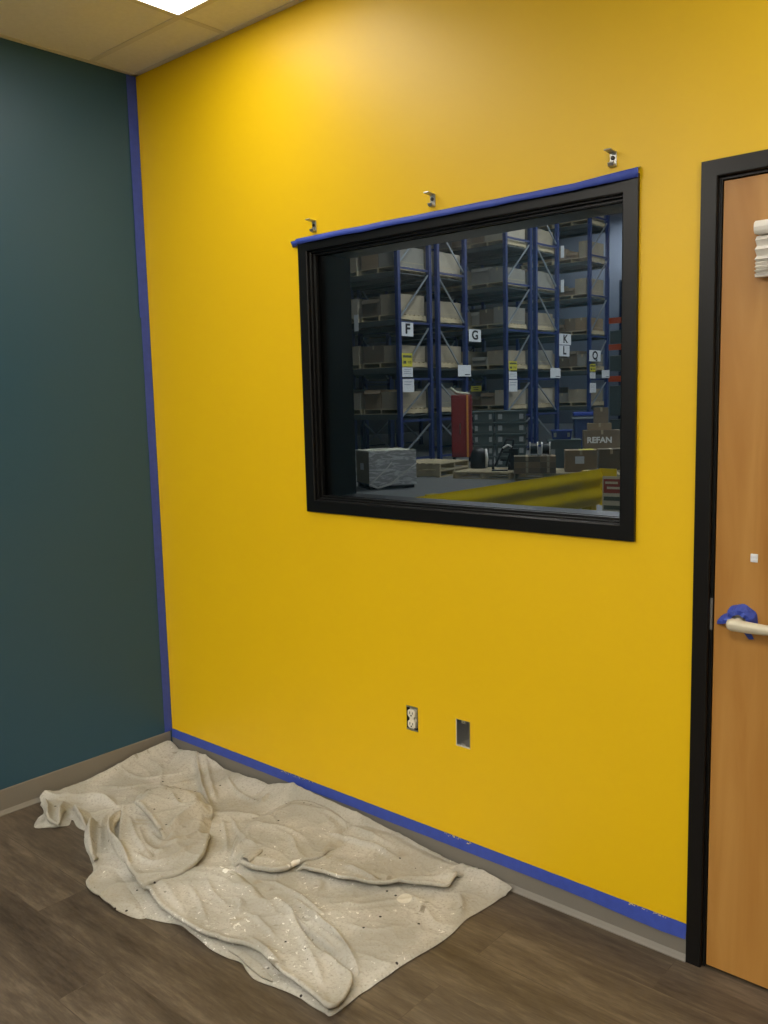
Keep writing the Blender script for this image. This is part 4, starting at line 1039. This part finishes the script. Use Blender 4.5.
# blue box in the rack between posts
# guard rail
GRX = -1.485; gy0, gy1 = 1.0, 6.95
t = empty('guard_rail', (GRX, (gy0 + gy1) / 2, 0), 'yellow corrugated steel guard rail outside the window', 'guard rail')
cp = []
ztp, zbt = .755, .345; hgt = ztp - zbt
for k in range(33):
    f = k / 32; y = .032 * (math.cos(f * 4 * PI + PI) * .5 + .5); cp.append((y, zbt + hgt * f))
m = MB(); L0 = (gy0 - gy1) / 2; L1 = -L0
pf = [(x, z) for x, z in cp]; pb = [(x - .006, z) for x, z in cp][::-1]
m.prism([(x, z) for x, z in pf + pb], 'y', L0, L1); m.build('rail', 'rail', t)
for y in (L0 + .15, 0, L1 - .12): m = MB(); m.box(-.14, -.012, y - .06, y + .06, 0, .745); m.box(-.2, .04, y - .1, y + .1, 0, .015); m.build('post', 'rail', t, bevel=.004)
m = MB(); m.box(-.012, .20, L1, L1 + .012, zbt - .01, ztp + .005); m.build('end_plate', 'rail', t)
# sign board at the rail's end
q0 = at(602.5, 476, 1, gy1 - .35)
t = empty('safety_sign', (q0.x + .12, gy1 - .35, .3), 'cream sign with red-brown heading panels at the end of the yellow rail', 'sign', rz=math.radians(12))
zs1 = q0.z - .3; 
m = MB(); m.box(-.11, .15, 0, .01, -.08, zs1); m.build('board', 'sign_cream', t)
m = MB(); m.box(-.098, .15, -.003, 0, zs1 * .55, zs1 * .93); m.build('red_panel', 'signred', t)
m = MB()
m.box(-.08, .06, -.005, -.003, zs1 * .80, zs1 * .86); m.box(-.06, .10, -.005, -.003, zs1 * .66, zs1 * .72); m.build('white_text', 'sign_cream', t)
m = MB()
for k in range(3): z = zs1 * (.40 - k * .24); m.box(-.095, .10, -.003, 0, z - .022, z + .022)
m.build('dark_text', 'sign_green', t)
m = MB(); m.box(-.01, .03, .01, .03, -.3, .1); m.box(-.08, .10, -.06, .10, -.3, -.285); m.build('stand', 'darksteel', t)
# white roll on the rail
q = px_floor(607, 469, .80)
# ------------------------------------------------------------------ warehouse lamps
for k, (x, y) in enumerate(((-7.2, 13.0), (-7.2, 20.0), (-3.5, 27), (1.8, 3.2), (-2.0, 17), (-18.0, 39.5))):  # fourth lamp added to light rail and sill, last one for the far wall
    t = empty('high_bay_lamp', (x, y, 9.0), 'high bay lamp over the warehouse aisle, %s' % ['nearest the F rack', 'by the K rack', 'toward the far wall', 'added to light the yellow guard rail', 'over the middle aisle', 'added out of view to brighten the back wall'][k], 'lamp', group='warehouse high bay lamps'); t.location.z = zl = 10.6 if k == 5 else 9.0
    m = MB(); m.box(-.22, .22, -.6, .6, .02, .12); m.build('housing', 'white', t)
    for y_ in (-.4, .4): m = MB(); m.tube([(0, y_, .12), (0, y_, 10.99 - zl)], .01, 6); m.build('hanger_rod', 'white', t)
    m = MB(); m.box(-.2, .2, -.58, .58, 0, .019); m.build('lens', 'highbay', t)

# ------------------------------------------------------------------ world & view
w = bpy.data.worlds.new('world'); bpy.context.scene.world = w; w.use_nodes = True
w.node_tree.nodes['Background'].inputs[0].default_value = (.6, .7, .8, 1); w.node_tree.nodes['Background'].inputs[1].default_value = .02
vs = bpy.context.scene.view_settings
vs.view_transform = 'Standard'; vs.look = 'None'; vs.gamma = 1; vs.use_curve_mapping = False; vs.exposure = 0.46
for p in list(protos.values()):
    for ch in list(p.children): bpy.data.objects.remove(ch)
    bpy.data.objects.remove(p)
